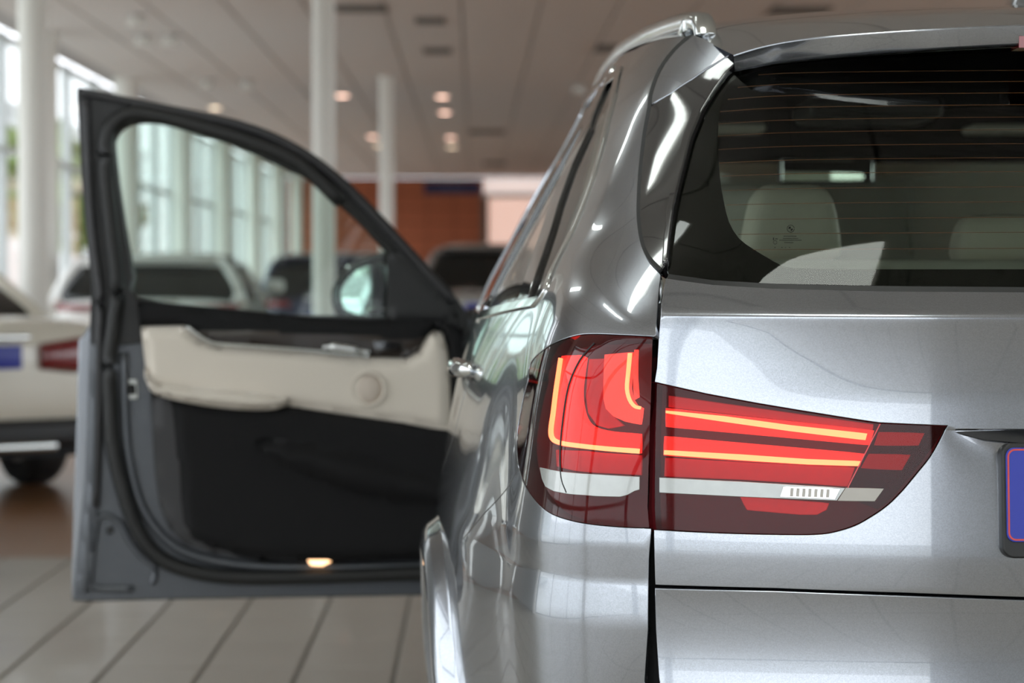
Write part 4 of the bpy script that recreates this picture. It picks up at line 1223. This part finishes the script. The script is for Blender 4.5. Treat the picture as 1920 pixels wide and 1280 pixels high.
# rear face of the spoiler and its underside
edge = G[0]
low_px = [(1375, 104, 3.445), (1383, 131, 3.452), (1453, 117, 3.407), (1571, 104, 3.372), (1766, 91, 3.343), (1919, 83, 3.336)]
lowc = [np.array(at(x, y, Y)) for x, y, Y in low_px[1:]]
lx = np.array([p[0] for p in lowc]); order = np.argsort(lx)
def low_pt(x):
    return np.array([x, np.interp(x, lx[order], np.array([p[1] for p in lowc])[order]), np.interp(x, lx[order], np.array([p[2] for p in lowc])[order])])
low_row = np.array([low_pt(max(e[0], lx.min())) for e in edge])
low_row[:, 0] = np.maximum(edge[:, 0], lx.min() - .004)
r_rows = [edge, edge + np.array([0, -.0016, -.0022]), edge * .93 + low_row * .07 + np.array([0, -.002, -.001]), edge * .5 + low_row * .5, edge * .08 + low_row * .92, low_row + np.array([0, .003, -.0015]), low_row + np.array([0, .11, .004])]
P = np.concatenate(r_rows); n = len(edge)
F = [(i * n + j, i * n + j + 1, (i + 1) * n + j + 1, (i + 1) * n + j) for i in range(len(r_rows) - 1) for j in range(n - 1)]
P2 = P.copy(); P2[:, 0] = 2 * XC - P2[:, 0]
obj('spoiler_face', np.concatenate([P, P2]), F + [tuple(i + len(P) for i in f)[::-1] for f in F], PT, spo)
bl0 = at(1905, 64, 3.352)
bm = bmesh.new(); add_box(bm, (XC, 3.358, (at(1912, 68, 3.352).z + at(1912, 84, 3.36).z) / 2 - .004), (2 * (XC - bl0.x), .05, .016))
bm_obj('brake_light', bm, 'tail_red', spo, local=False)
P, N, F, _ = grid_surf(ROOF, np.linspace(.12, 2.74, 30), tt, off=-.03)
obj('headliner', P, F, 'headliner', CAR)
# rear wiper pivot nub under the spoiler
box('roof_header', (XC, 6.0, 1.60), (1.26, .10, .15), 'headliner', CAR, bevel=.03)
fin_rows = []
for k in range(9):
    f = k / 8; h = .055 * (1 - f) ** .7 * min(1, 6 * f + .25); w = .022 * (1 - .75 * f)
    y = 4.18 + .20 * f; zr = float(ROOF.ev([np.interp(y, [3.95, 4.4], [.63, 1.08])], [0.0])[0, 2]) - .003
    fin_rows.append([(XC - w, y, zr), (XC - w * .5, y, zr + h * .8), (XC, y, zr + h), (XC + w * .5, y, zr + h * .8), (XC + w, y, zr)])
obj('antenna_fin', *loft(fin_rows, caps=True), PT, CAR)
# --- roof rails
def rail(sgn):
    pts = [(.349, 3.652, 1.600), (.347, 3.662, 1.618), (.342, 3.695, 1.630), (.332, 3.80, 1.639), (.312, 4.05, 1.652), (.298, 4.3, 1.662), (.285, 4.7, 1.674), (.282, 5.2, 1.677), (.29, 5.7, 1.664), (.31, 5.95, 1.62)]
    pts = [Vector(p) for p in smooth_path([tuple(p) for p in pts], 6)]
    rows = []
    for i, p in enumerate(pts):
        t = (pts[min(i + 1, len(pts) - 1)] - pts[max(i - 1, 0)]).normalized()
        s = Vector((1, 0, 0)); u = s.cross(t).normalized() * -1
        if u.length < .1: u = Vector((0, 0, 1))
        rows.append([tuple(p + s * (.017 * math.copysign(abs(math.cos(a)) ** .6, math.cos(a))) + u * (.015 * math.copysign(abs(math.sin(a)) ** .6, math.sin(a)))) for a in [2 * math.pi * k / 16 for k in range(16)]])
    vs, fs = loft(rows, close_u=True, caps=True)
    if sgn > 0: vs = [(2 * XC - x, y, z) for x, y, z in vs]; fs = [f[::-1] for f in fs]
    r = obj('roof_rail', vs, fs, 'satin_metal', CAR)
    for (y, x, z, h) in ((3.80, .330, 1.615, .03), (4.8, .284, 1.648, .03), (5.8, .30, 1.63, .03)):
        xx = x if sgn < 0 else 2 * XC - x
        box('rail_foot', (xx, y, z + .012), (.022, .16, h), 'satin_metal', r, bevel=.008)
rail(-1); rail(1)
# --- windscreen, pillars, bonnet, nose (hidden in the picture, they close the car)
ws_ = []
for k in range(9):
    f = k / 8; row = []
    for j in range(13):
        t = j / 12; hw = .63 + (.80 - .63) * f
        row.append((XC - hw + 2 * hw * t, 6.05 + .95 * f - .10 * (2 * t - 1) ** 2 * f - .02, 1.672 - .56 * f - .05 * (2 * t - 1) ** 2 * (1 - f * .6)))
    ws_.append(row)
obj('windscreen', *loft(ws_), 'door_glass', CAR)
for s in (0, 12):
    obj('front_pillar', *tube([r[s] for r in ws_], .035, 8), 'black_plastic', CAR)
bn = []
for k in range(12):
    f = k / 11; row = []
    for j in range(15):
        t = 2 * j / 14 - 1; hw = .86 - .10 * f ** 2
        row.append((XC + hw * t, 6.92 + .80 * f - .12 * t * t * f, 1.125 - .10 * f ** 1.6 - .25 * max(0, f - .85) * 2 - .05 * abs(t) ** 3))
    bn.append(row)
obj('bonnet', *loft(bn), PT, CAR)
ns_ = []
for k in range(8):
    f = k / 7; row = []
    for j in range(15):
        t = 2 * j / 14 - 1
        row.append((XC + (.80 + .06 * f) * t, 7.74 - .20 * t * t - .10 * abs(t) ** 5 - .04 * (2 * f - 1) ** 2, .97 - .70 * f))
    ns_.append(row)
obj('front_bumper', *loft(ns_), PT, CAR)
obj('bonnet_liner', *loft([[(.25, 6.9, .9), (1.65, 6.9, .9)], [(.3, 7.5, .8), (1.6, 7.5, .8)]]), 'black_gap', CAR)

# --- rear door handle and shutlines near it
hd = []
for k in range(13):
    f = k / 12; Y = 3.985 + .20 * f
    u, v = BODY.side(Y, 1.088); p = BODY.ev([u], [v])[0]
    hd.append(Vector((p[0] - .003 - .020 * math.sin(math.pi * f) ** .5, Y, 1.088)))
obj('door_handle', *tube(hd, [.009 + .006 * math.sin(math.pi * k / 12) for k in range(13)], 10, flat=1.15), 'chrome', CAR)

# --- cabin
def cushion(name, c, s, m, par, r=.05, taper=0.0):
    bm = bmesh.new(); add_box(bm, (0, 0, 0), s)
    bmesh.ops.bevel(bm, geom=list(bm.edges), offset=min(r, min(s) * .45), segments=4, affect='EDGES', profile=.6)
    if taper:
        for v in bm.verts: v.co.x *= 1 - taper * (v.co.z / s[2] + .5)
    bmesh.ops.translate(bm, verts=bm.verts, vec=c)
    return bm_obj(name, bm, m, par, smooth=True, local=False)
def seat(x, y, zt, w, m, hr=True, hw=.27, hh=.17, lean=.10, name='seat'):
    s = cushion(name, (x, y, zt - .42), (w, .16, .66), m, CAR, .06)
    cushion('cushion', (x, y + .25, .58), (w, .5, .2), m, s, .06)
    if hr:
        cushion('headrest', (x, y - .01, zt + .04 + hh / 2), (hw, .11, hh), m, s, .05)
        for q in (-.06, .06): obj('headrest_post', *tube([(x + q, y, zt - .1), (x + q, y, zt + .08)], .007, 8), 'chrome', s)
# parcel cover, rear bench and front seats
box('load_cover', (XC, 3.62, 1.155), (1.42, .66, .02), 'soft_black', CAR, bevel=.006)
box('cover_bar', (XC, 3.98, 1.165), (1.46, .07, .06), 'charcoal', CAR, bevel=.02)
for x, w in ((.53, .50), (.95, .30), (1.37, .50)):
    seat(x, 4.16, 1.16, w, 'grey_leather', hr=False, name='rear_seat')
hp = at(1478, 415, 4.16)
cushion('rear_headrest', (hp.x, 4.13, hp.z - .005), (.185, .11, .135), 'beige_leather', CAR, .05, .28)
hp2 = at(1835, 447, 4.16)
cushion('rear_headrest', (2 * XC - hp.x, 4.13, hp.z - .005), (.185, .11, .135), 'beige_leather', CAR, .05, .28)
cushion('rear_headrest', (XC - .045, 4.13, hp2.z - .002), (.19, .10, .085), 'beige_leather', CAR, .035, .2)
box('seat_ledge', (XC, 4.10, 1.255), (1.3, .10, .03), 'grey_leather', CAR, bevel=.012)
for x in (.52, 1.38):
    seat(x, 5.35, 1.20, .50, 'grey_leather', hw=.26, hh=.20, name='front_seat')
box('dashboard', (XC, 6.55, .98), (1.5, .45, .26), 'soft_black', CAR, bevel=.06)
vs, fs = lathe([(.17, -.014), (.185, 0), (.17, .014), (.155, 0)], 36, 'y', (.52, 6.2, 1.02), closed=True)
obj('steering_wheel', vs, fs, 'soft_black', CAR)
mp = at(1552, 316, 5.75)
cushion('roof_console', (XC - .05, 5.55, 1.62), (.30, .30, .05), 'charcoal', CAR, .02)
mi = cushion('interior_mirror', (.87, 5.98, 1.505), (.24, .03, .07), 'black_plastic', CAR, .012)
cushion('mirror_face', (.87, 5.962, 1.505), (.225, .006, .058), 'mirror_glass', mi, .003)
for x in (.50, 1.40):
    sv = cushion('sun_visor', (x, 5.88, 1.60), (.40, .14, .02), 'grey_leather', CAR, .008)
for s in (-1, 1):
    obj('pillar_cover', *tube([(XC + s * .68, 5.22, 1.12), (XC + s * .70, 5.22, 1.30), (XC + s * .63, 5.22, 1.58)], [.05, .045, .05], 8), 'grey_leather', CAR)
# ------------------------------------------------------------------ the open front door (seen from inside)
DK = .14
def dpx(px, py, off=0.0):
    d = ray(px, py); Y = (6.0 + DK + off) / (1 - DK * d.x)
    p = EYE + d * Y; return (p.x, p.z)
def dpl(pts, off=0.0): return [dpx(x, y, off) for x, y in pts]
class Pillow(Surf):
    """door-plane sheet swelling towards the cabin away from its outline"""
    sign = 1.0
    def __init__(self, off, outline, h, r): self.off, self.o, self.h, self.r = off, [np.array(p) for p in outline], h, r
    def ev(self, U, V):
        U = np.asarray(U, float); V = np.asarray(V, float)
        Y = 6.0 + DK * (U + 1.0) + self.off
        if self.h:
            d = np.clip(seg_dist(np.stack([U, V], 1), self.o) / self.r, 0, 1)
            Y = Y - self.h * np.sqrt(np.clip(1 - (1 - d) ** 2, 0, 1))
        return np.stack([U, Y, V], 1)
def sheet(name, pts, m, par, off=0.0, h=0.0, r=.02, depth=.02, bev=.003, holes=(), sp=.02, smooth=0):
    if smooth: pts = [tuple(p) for p in smooth_path(pts, smooth, closed=True)]
    o = dpl(pts, off)
    hs = [dpl(q, off) for q in holes]
    return panel(name, Pillow(off, o, h, r), o, m, par, sp=sp, holes=hs, depth=depth, bev=bev, side='left', fdir=(0, 1, 0))
top_out = [(146, 166), (201, 176.6), (282, 193), (364, 209), (445, 227), (506, 248), (559, 274), (607, 306), (656, 347), (705, 396), (754, 449), (802, 501), (843, 546), (874, 590)]
left_out = [(146, 166), (150.5, 241), (154.5, 323), (160.5, 404), (169, 485), (173.5, 546), (171, 607), (171, 645)]
win = [(209, 274), (211, 258), (221, 242), (242, 230), (274, 226), (311, 231), (364, 246), (429, 266), (486, 290), (546, 319), (579, 335), (648, 392), (689, 432), (729, 477), (752, 505), (760, 560), (752, 597), (636, 599), (583, 597), (486, 587), (404, 579), (252, 562), (246, 520), (238, 477), (228, 420), (216, 340)]
shell_o = [(172, 628), (169, 700), (167, 794), (162, 912), (151, 1005), (141, 1099), (139.5, 1124), (307, 1120), (495, 1117), (682, 1114), (872, 1111), (880, 600), (254, 592), (222, 628)]
DOOR = sheet('front_door', shell_o, 'door_steel', CAR, off=.02, depth=.10, bev=.006, sp=.03)
DOOR['label'] = 'open front door seen from inside, cream and black lining'
# outer skin and its folded rear edge
sheet('outer_skin', [(150, 640), (146, 800), (141, 950), (138, 1060), (136, 1122), (150, 1124), (860, 1104), (870, 610), (170, 610)], PT, DOOR, off=.125, depth=.015, bev=.004, sp=.05)
sheet('edge_flange', [(173, 640), (171, 700), (169, 794), (165, 905), (154, 1005), (146, 1085), (150, 1108), (163, 1112), (172, 1085), (178, 1005), (182, 912), (184, 794), (186, 700), (187, 640)], 'door_steel', DOOR, off=.004, h=.012, r=.010, depth=.02, sp=.008)
# window frame
fr_o = [tuple(p) for p in smooth_path(top_out, 2)] + [(878, 640), (700, 640), (300, 636), (226, 645)] + left_out[::-1][:-1]
sheet('window_frame', fr_o, 'black_plastic', DOOR, off=.012, depth=.055, bev=.004, sp=.02, holes=[[tuple(p) for p in smooth_path(win, 2, closed=True)]])
# raised edges running round the frame
def rod(name, pts, rad, m, off, n=8, par=None, closed=False, flat=1.0, steps=5):
    path = []
    for x, y in smooth_path(pts, steps, closed):
        q = dpx(x, y, off); path.append((q[0], 6.0 + DK * (q[0] + 1) + off, q[1]))
    return obj(name, *tube(path, rad, n, closed, flat), m, par or DOOR)
rod('frame_bead', [(160, 186), (165, 300), (172, 420), (184, 520), (188, 560), (186, 640), (184, 800), (178, 950)], .012, 'charcoal', .004)
rod('frame_bead', [(152, 172), (210, 184), (300, 203), (400, 223), (480, 246), (550, 278), (610, 318), (670, 372), (730, 434), (790, 500), (850, 566)], .010, 'charcoal', .006)
rod('door_seal', [(640, 378), (560, 306), (470, 266), (380, 238), (300, 218), (250, 212), (215, 228), (198, 262), (198, 330), (208, 430), (220, 540), (214, 600), (204, 680), (207, 760), (211, 830), (229, 912), (257, 992), (300, 1046), (364, 1072), (448, 1082), (589, 1081), (790, 1074), (870, 1072)], .019, 'rubber', -.006)
rod('inner_seal', [(212, 330), (206, 275), (212, 250), (240, 224), (275, 219), (330, 228), (430, 259), (500, 287), (580, 327), (650, 383), (730, 468), (770, 520)], .008, 'rubber', .000)
# pressed ribs at the lower rear corner
rod('pressed_rib', [(182, 975), (176, 1010), (170, 1060), (168, 1090), (182, 1102), (250, 1104)], .009, 'door_steel', .014)
rod('pressed_rib', [(182, 975), (195, 966), (212, 970), (228, 985), (240, 1010), (262, 1040), (288, 1060), (290, 1080), (284, 1094)], .008, 'door_steel', .014)
rod('pressed_rib', [(232, 660), (234, 760), (240, 850), (262, 940), (300, 1000), (350, 1036), (430, 1056), (560, 1064), (860, 1060)], .012, 'door_steel', .008)
obj('edge_grommet', *lathe([(0, 0), (.008, 0), (.010, .004), (.010, .008)], 14, 'y', (dpx(206, 994, .018)[0], 6.0 + DK * (dpx(206, 994, .018)[0] + 1) + .012, dpx(206, 994, .018)[1])), 'charcoal', DOOR)
# latch opening
sheet('latch_plate', [(230, 712), (256, 712), (258, 746), (232, 748)], 'satin_metal', DOOR, off=.012, depth=.006, sp=.02)
sheet('latch_slot', [(230, 726), (240, 721), (252, 722), (254, 737), (242, 738)], 'black_gap', DOOR, off=.009, depth=.004, sp=.02)
# linings
low_trim = [(284, 736), (287, 800), (292, 880), (301, 948), (318, 990), (346, 1018), (401, 1037), (495, 1051), (640, 1052), (776, 1048), (872, 1044), (872, 800), (753, 784), (636, 768), (542, 752), (504, 756), (382, 748), (321, 740)]
sheet('lining_border', low_trim, 'charcoal', DOOR, off=-.006, h=.016, r=.02, depth=.03, sp=.025)
low_trim = [(312, 738), (322, 790), (330, 860), (334, 930), (342, 985), (360, 1012), (405, 1032)] + low_trim[7:]
sheet('lower_lining', low_trim, 'soft_black', DOOR, off=-.010, h=.035, r=.035, depth=.03, sp=.02)
pocket = [(472, 832), (500, 818), (560, 822), (640, 838), (740, 868), (872, 905), (872, 955), (790, 950), (690, 934), (600, 906), (520, 872)]
sheet('door_pocket', pocket, 'soft_black', DOOR, off=-.040, h=.05, r=.07, depth=.02, sp=.02, smooth=2)
beige = [(266, 614), (345, 612), (360, 622), (382, 638), (410, 648), (500, 653), (589, 660), (697, 671), (762, 674), (786, 660), (796, 642), (804, 630), (813, 622), (827, 624), (836, 650), (841, 700), (843, 760), (844, 807), (753, 790), (636, 773), (542, 759), (470, 752), (382, 742), (321, 738), (284, 728), (276, 700)]
sheet('upper_lining', beige, 'beige_leather', DOOR, off=-.035, h=.030, r=.030, depth=.03, sp=.016)
arm = [(272, 690), (300, 718), (400, 726), (480, 733), (538, 744), (541, 754), (520, 764), (480, 767), (430, 764), (382, 758), (321, 746), (283, 731)]
sheet('armrest', arm, 'beige_leather', DOOR, off=-.060, h=.055, r=.024, depth=.03, sp=.010, smooth=2)
topt = [(258, 566), (404, 579), (583, 597), (700, 600), (823, 602), (866, 618), (868, 800), (846, 800), (842, 700), (837, 648), (829, 623), (813, 619), (803, 628), (786, 657), (762, 672), (697, 669), (589, 658), (410, 646), (382, 636), (359, 620), (345, 611), (264, 612)]
sheet('upper_ledge', topt, 'soft_black', DOOR, off=-.025, h=.03, r=.02, depth=.03, sp=.016)
wood = [(362, 618), (470, 616), (640, 622), (794, 634), (780, 656), (760, 668), (697, 666), (589, 655), (412, 643), (384, 633)]
sheet('wood_inlay', wood, 'wood_trim', DOOR, off=-.050, h=.010, r=.012, depth=.02, sp=.014)
rod('chrome_strip', [(352, 612), (366, 624), (386, 637), (412, 645), (500, 651), (600, 659), (690, 667)], .0055, 'satin_metal', -.068)
rod('pull_handle', [(606, 651), (622, 650), (645, 652), (668, 656), (692, 660)], [.006] * 5 + [.011] * 11 + [.006] * 5, 'chrome', -.085)
sc_ = dpx(689.5, 729, -.072)
sy = 6.0 + DK * (sc_[0] + 1) - .068
rs = .043
obj('speaker_ring', *lathe([(rs * .86, .012), (rs * .88, -.003), (rs, -.005), (rs * 1.09, .004), (rs * 1.12, .014)], 40, 'y', (sc_[0], sy, sc_[1])), 'beige_leather', DOOR)
obj('speaker_grille', *lathe([(0, -.004), (rs * .5, -.003), (rs * .87, .003), (rs * .87, .010), (0, .010)], 40, 'y', (sc_[0], sy, sc_[1])), 'beige_mesh', DOOR)
sheet('courtesy_lamp', [(577, 1049), (590, 1046), (610, 1047), (618, 1053), (604, 1059), (584, 1058)], 'courtesy_lamp', DOOR, off=-.022, depth=.01, sp=.02)
sheet('switch_panel', [(700, 640), (750, 642), (754, 656), (704, 654)], 'gloss_black', DOOR, off=-.072, depth=.01, sp=.02)
# glass and mirror
sheet('door_window', [(x + (4 if x > 400 else -4), y + (4 if y > 400 else -4)) for x, y in win], 'door_glass', DOOR, off=.045, depth=0, sp=.03)
sail = [(724, 470), (745, 470), (800, 520), (856, 590), (856, 606), (724, 604), (730, 540)]
sheet('mirror_sail', sail, 'black_plastic', DOOR, off=.000, h=.01, r=.02, depth=.03, sp=.02)
mg = [(644, 570), (642, 546), (652, 526), (672, 507), (701, 497), (720, 494), (724, 505), (721, 546), (709, 583), (700, 592), (680, 591), (652, 581)]
mh = [tuple(np.array(p) + (np.array(p) - np.array([686, 545])) * .16) for p in mg] 
hsg = sheet('mirror_housing', mh, 'gloss_black', DOOR, off=.26, h=.0, depth=.09, bev=.02, sp=.02, smooth=2)
class Tilt(Pillow):
    def ev(self, U, V):
        P = Pillow.ev(self, U, V); c = sum(p[0] for p in self.o) / len(self.o); P[:, 1] += (U - c) * .015; return P
mo = dpl([tuple(p) for p in smooth_path(mg, 3, closed=True)], .235)
panel('mirror_glass', Tilt(.215, mo, 0, .02), mo, 'mirror_glass', DOOR, sp=.03, depth=.004, bev=.001, side='left')
ma = dpx(700, 585, .2)
rod('mirror_arm', [(690, 600), (740, 590), (800, 585)], .03, 'gloss_black', .20)
# hinge pillar the door hangs from
box('hinge_pillar', (.02, 6.25, .80), (.10, .14, .72), 'charcoal', CAR, bevel=.02)
# ------------------------------------------------------------------ other cars in the hall
def bg_car(label, loc, rotz, paint_, L=4.5, W=1.84, H=1.5, zs=1.0, kind='hatch', lamp='tail_red', lampz=.93, lampw=.40, lamph=.13, platez=.78, wheelr=.33, trim='black_plastic', group=None, name='parked_car'):
    t = thing(name, label, 'car', loc, rotz, group)
    hw = W / 2
    st = [(0.0, .74, .50, zs - .16), (.03, .88, .40, zs - .07), (.14, .955, .30, zs - .015), (.45, .99, .27, zs), (1.2, 1.0, .26, zs), (L * .5, 1.0, .26, zs - .01), (L * .75, .99, .26, zs - .05), (L * .9, .95, .28, zs - .14), (L * .98, .86, .33, zs - .24), (L, .70, .45, zs - .34)]
    def sec(y, f, z0, z1):
        w = hw * f; m = (z0 + z1) / 2
        half = [(w * .55, z0), (w * .88, z0 + .02), (w * .975, z0 + .14), (w, m - .02), (w * .985, z1 - .16), (w * .96, z1 - .06), (w * .88, z1 - .01), (w * .45, z1 + .012)]
        return [(x, y, z) for x, z in half] + [(-x, y, z) for x, z in half[::-1]]
    vs, fs = loft([sec(*s) for s in st], close_u=True, caps=True)
    o = obj('body', vs, fs, paint_, t, local=True)
    md = o.modifiers.new('smooth', 'SUBSURF'); md.levels = md.render_levels = 2
    if kind == 'hatch': gs = [(.10, zs - .04, .80), (.14, zs + .05, .80), (.36, H - .13, .735), (.52, H - .035, .70), (1.1, H, .69), (L * .42, H - .005, .69), (L * .52, H - .07, .70), (L * .70, zs - .02, .80)]
    else: gs = [(.92, zs - .04, .76), (1.0, zs + .03, .755), (1.45, H - .10, .68), (1.75, H - .03, .65), (2.2, H, .645), (2.65, H - .02, .65), (2.95, H - .10, .67), (3.5, zs - .02, .77)]
    def gsec(y, zt, f):
        wb, wt = hw * .93, hw * f
        k = (zt - zs + .06) / (H - zs + .06); wt2 = wb + (wt - wb) * max(0, min(1, k))
        half = [(wb, zs - .06), (wb + (wt2 - wb) * .55, zs - .06 + (zt - zs + .06) * .55), (wt2, zs - .06 + (zt - zs + .06) * .93), (wt2 * .86, zt), (wt2 * .4, zt + .012)]
        return [(x, y, z) for x, z in half] + [(-x, y, z) for x, z in half[::-1]]
    o = obj('cabin_glass', *loft([gsec(*g) for g in gs], caps=True), 'car_glass', t, local=True)
    md = o.modifiers.new('smooth', 'SUBSURF'); md.levels = md.render_levels = 1
    # painted roof and pillars
    r0 = 2 if kind == 'hatch' else 2
    rows = []
    for g in gs[r0:-1]:
        s = gsec(*g); rows.append([(x * 1.012, y, z + .012) for x, y, z in s[2:8]])
    o = obj('roof', *loft(rows), paint_, t, local=True)
    md = o.modifiers.new('thick', 'SOLIDIFY'); md.thickness = .02; md.offset = 1
    md = o.modifiers.new('smooth', 'SUBSURF'); md.levels = md.render_levels = 1
    if kind == 'hatch': box('roof_spoiler', (0, .40, H - .06), (hw * 1.32, .20, .03), paint_, t, bevel=.012, local=True)
    for s in (-1, 1):
        g0, g1, g2 = gsec(*gs[0]), gsec(*gs[2]), gsec(*gs[3])
        i0 = 0 if s > 0 else 9; i2 = 2 if s > 0 else 7
        a, b = Vector(g0[i0]), Vector(g1[i2])
        mid = (a + b) / 2 + Vector((s * .012, .02, 0))
        o = obj('rear_pillar', *tube([a + Vector((0, .06, -.02)), mid + Vector((0, .06, 0)), b + Vector((0, .05, .0)), Vector(g2[i2])], [.085, .075, .06, .04], 10), paint_, t, local=True)
        m0, m1 = gsec(*gs[-1]), gsec(*gs[-2])
        obj('front_pillar', *tube([Vector(m0[i0]), Vector(m1[i2])], .04, 8), paint_, t, local=True)
        yb_ = gs[4][0] + (.25 if kind == 'hatch' else .35)
        gg = gsec(yb_, H, gs[4][2])
        obj('middle_pillar', *tube([Vector(gg[i0]), Vector(gg[1 if s > 0 else 8]), Vector(gg[i2])], .035, 8), 'black_plastic', t, local=True)
        # tail lamps bend round the corner
        rows = []
        for k in range(9):
            f = k / 8; x = hw * (.90 - lampw / hw * (1 - f)) if f < 1 else hw * .90
            x = hw * .93 - lampw * (1 - f); y = -.012 + .16 * f ** 3
            hh = lamph * (.55 + .45 * f)
            rows.append([(s * x, y, lampz - hh / 2), (s * (x + .004), y - .022, lampz - hh * .3), (s * (x + .004), y - .022, lampz + hh * .35), (s * x, y, lampz + hh / 2), (s * x, y + .07, lampz)])
        vs, fs = loft(rows, close_u=True, caps=True)
        obj('tail_lamp', vs, fs if s > 0 else [f[::-1] for f in fs], lamp, t, local=True)
        mv = gsec(*gs[-3])
        mirror_o = box('door_mirror', (s * (hw + .06), gs[-1][0] - .35, zs + .08), (.20, .10, .14), paint_, t, bevel=.04, local=True)
        wheel(t, (s * (hw - .12), .85 if kind == 'hatch' else .98, wheelr), wheelr, .22, s, local=True)
        wheel(t, (s * (hw - .12), L - .82, wheelr), wheelr, .22, s, local=True)
        for yy in ((.85 if kind == 'hatch' else .98), L - .82):
            ring_ = [(s * (hw + .004), yy + (wheelr + .05) * math.cos(a), wheelr + (wheelr + .05) * math.sin(a)) for a in [math.pi * k / 14 for k in range(15)]]
            obj('arch_lip', *tube(ring_, .025, 6), 'black_plastic', t, local=True)
    # lower bumper, exhaust trim, plate, badge bar
    box('bumper_lower', (0, .06, .37), (W * .84, .16, .16), trim, t, bevel=.04, local=True)
    box('bumper_lip', (0, -.005, .30), (W * .52, .10, .05), 'satin_metal', t, bevel=.015, local=True)
    box('underside', (0, L / 2, .27), (W * .8, L * .9, .10), 'black_gap', t, local=True)
    box('number_plate', (0, -.030, platez), (.52, .014, .13), 'plate_blue', t, bevel=.004, local=True)
    box('boot_trim', (0, -.022, lampz + lamph * .3 + .03), (.62, .03, .03), 'chrome', t, bevel=.008, local=True)
    return t
def spot_floor(px, depth): return at(px, 520, depth).x
bg_car('cream saloon at the left edge with a dark red tail lamp', (spot_floor(-40, 13.4), 13.3, 0), math.radians(35), 'cream_paint', 4.6, 1.80, 1.43, 1.02, 'sedan', 'tail_red', .80, .46, .26, .80, .33, group='cars in the hall')
bg_car('white hatchback seen from behind through the open door window', (spot_floor(272, 22.6), 22.6, 0), 0.0, 'white_paint', 4.4, 1.84, 1.475, 1.07, 'hatch', 'tail_red', .955, .42, .085, .545, .34, group='cars in the hall')
bg_car('dark navy car behind the slim cream column', (spot_floor(618, 31), 31, 0), math.radians(2), 'navy_paint', 4.5, 1.85, 1.56, 1.02, 'hatch', 'tail_red', .90, .36, .14, .70, .34, group='cars in the hall')
bg_car('silver estate with black rear glass below the blue sign', (spot_floor(905, 36), 36, 0), math.radians(-3), 'silver_paint', 4.7, 1.92, 1.75, 1.10, 'hatch', 'tail_red', .95, .34, .16, .80, .36, group='cars in the hall')
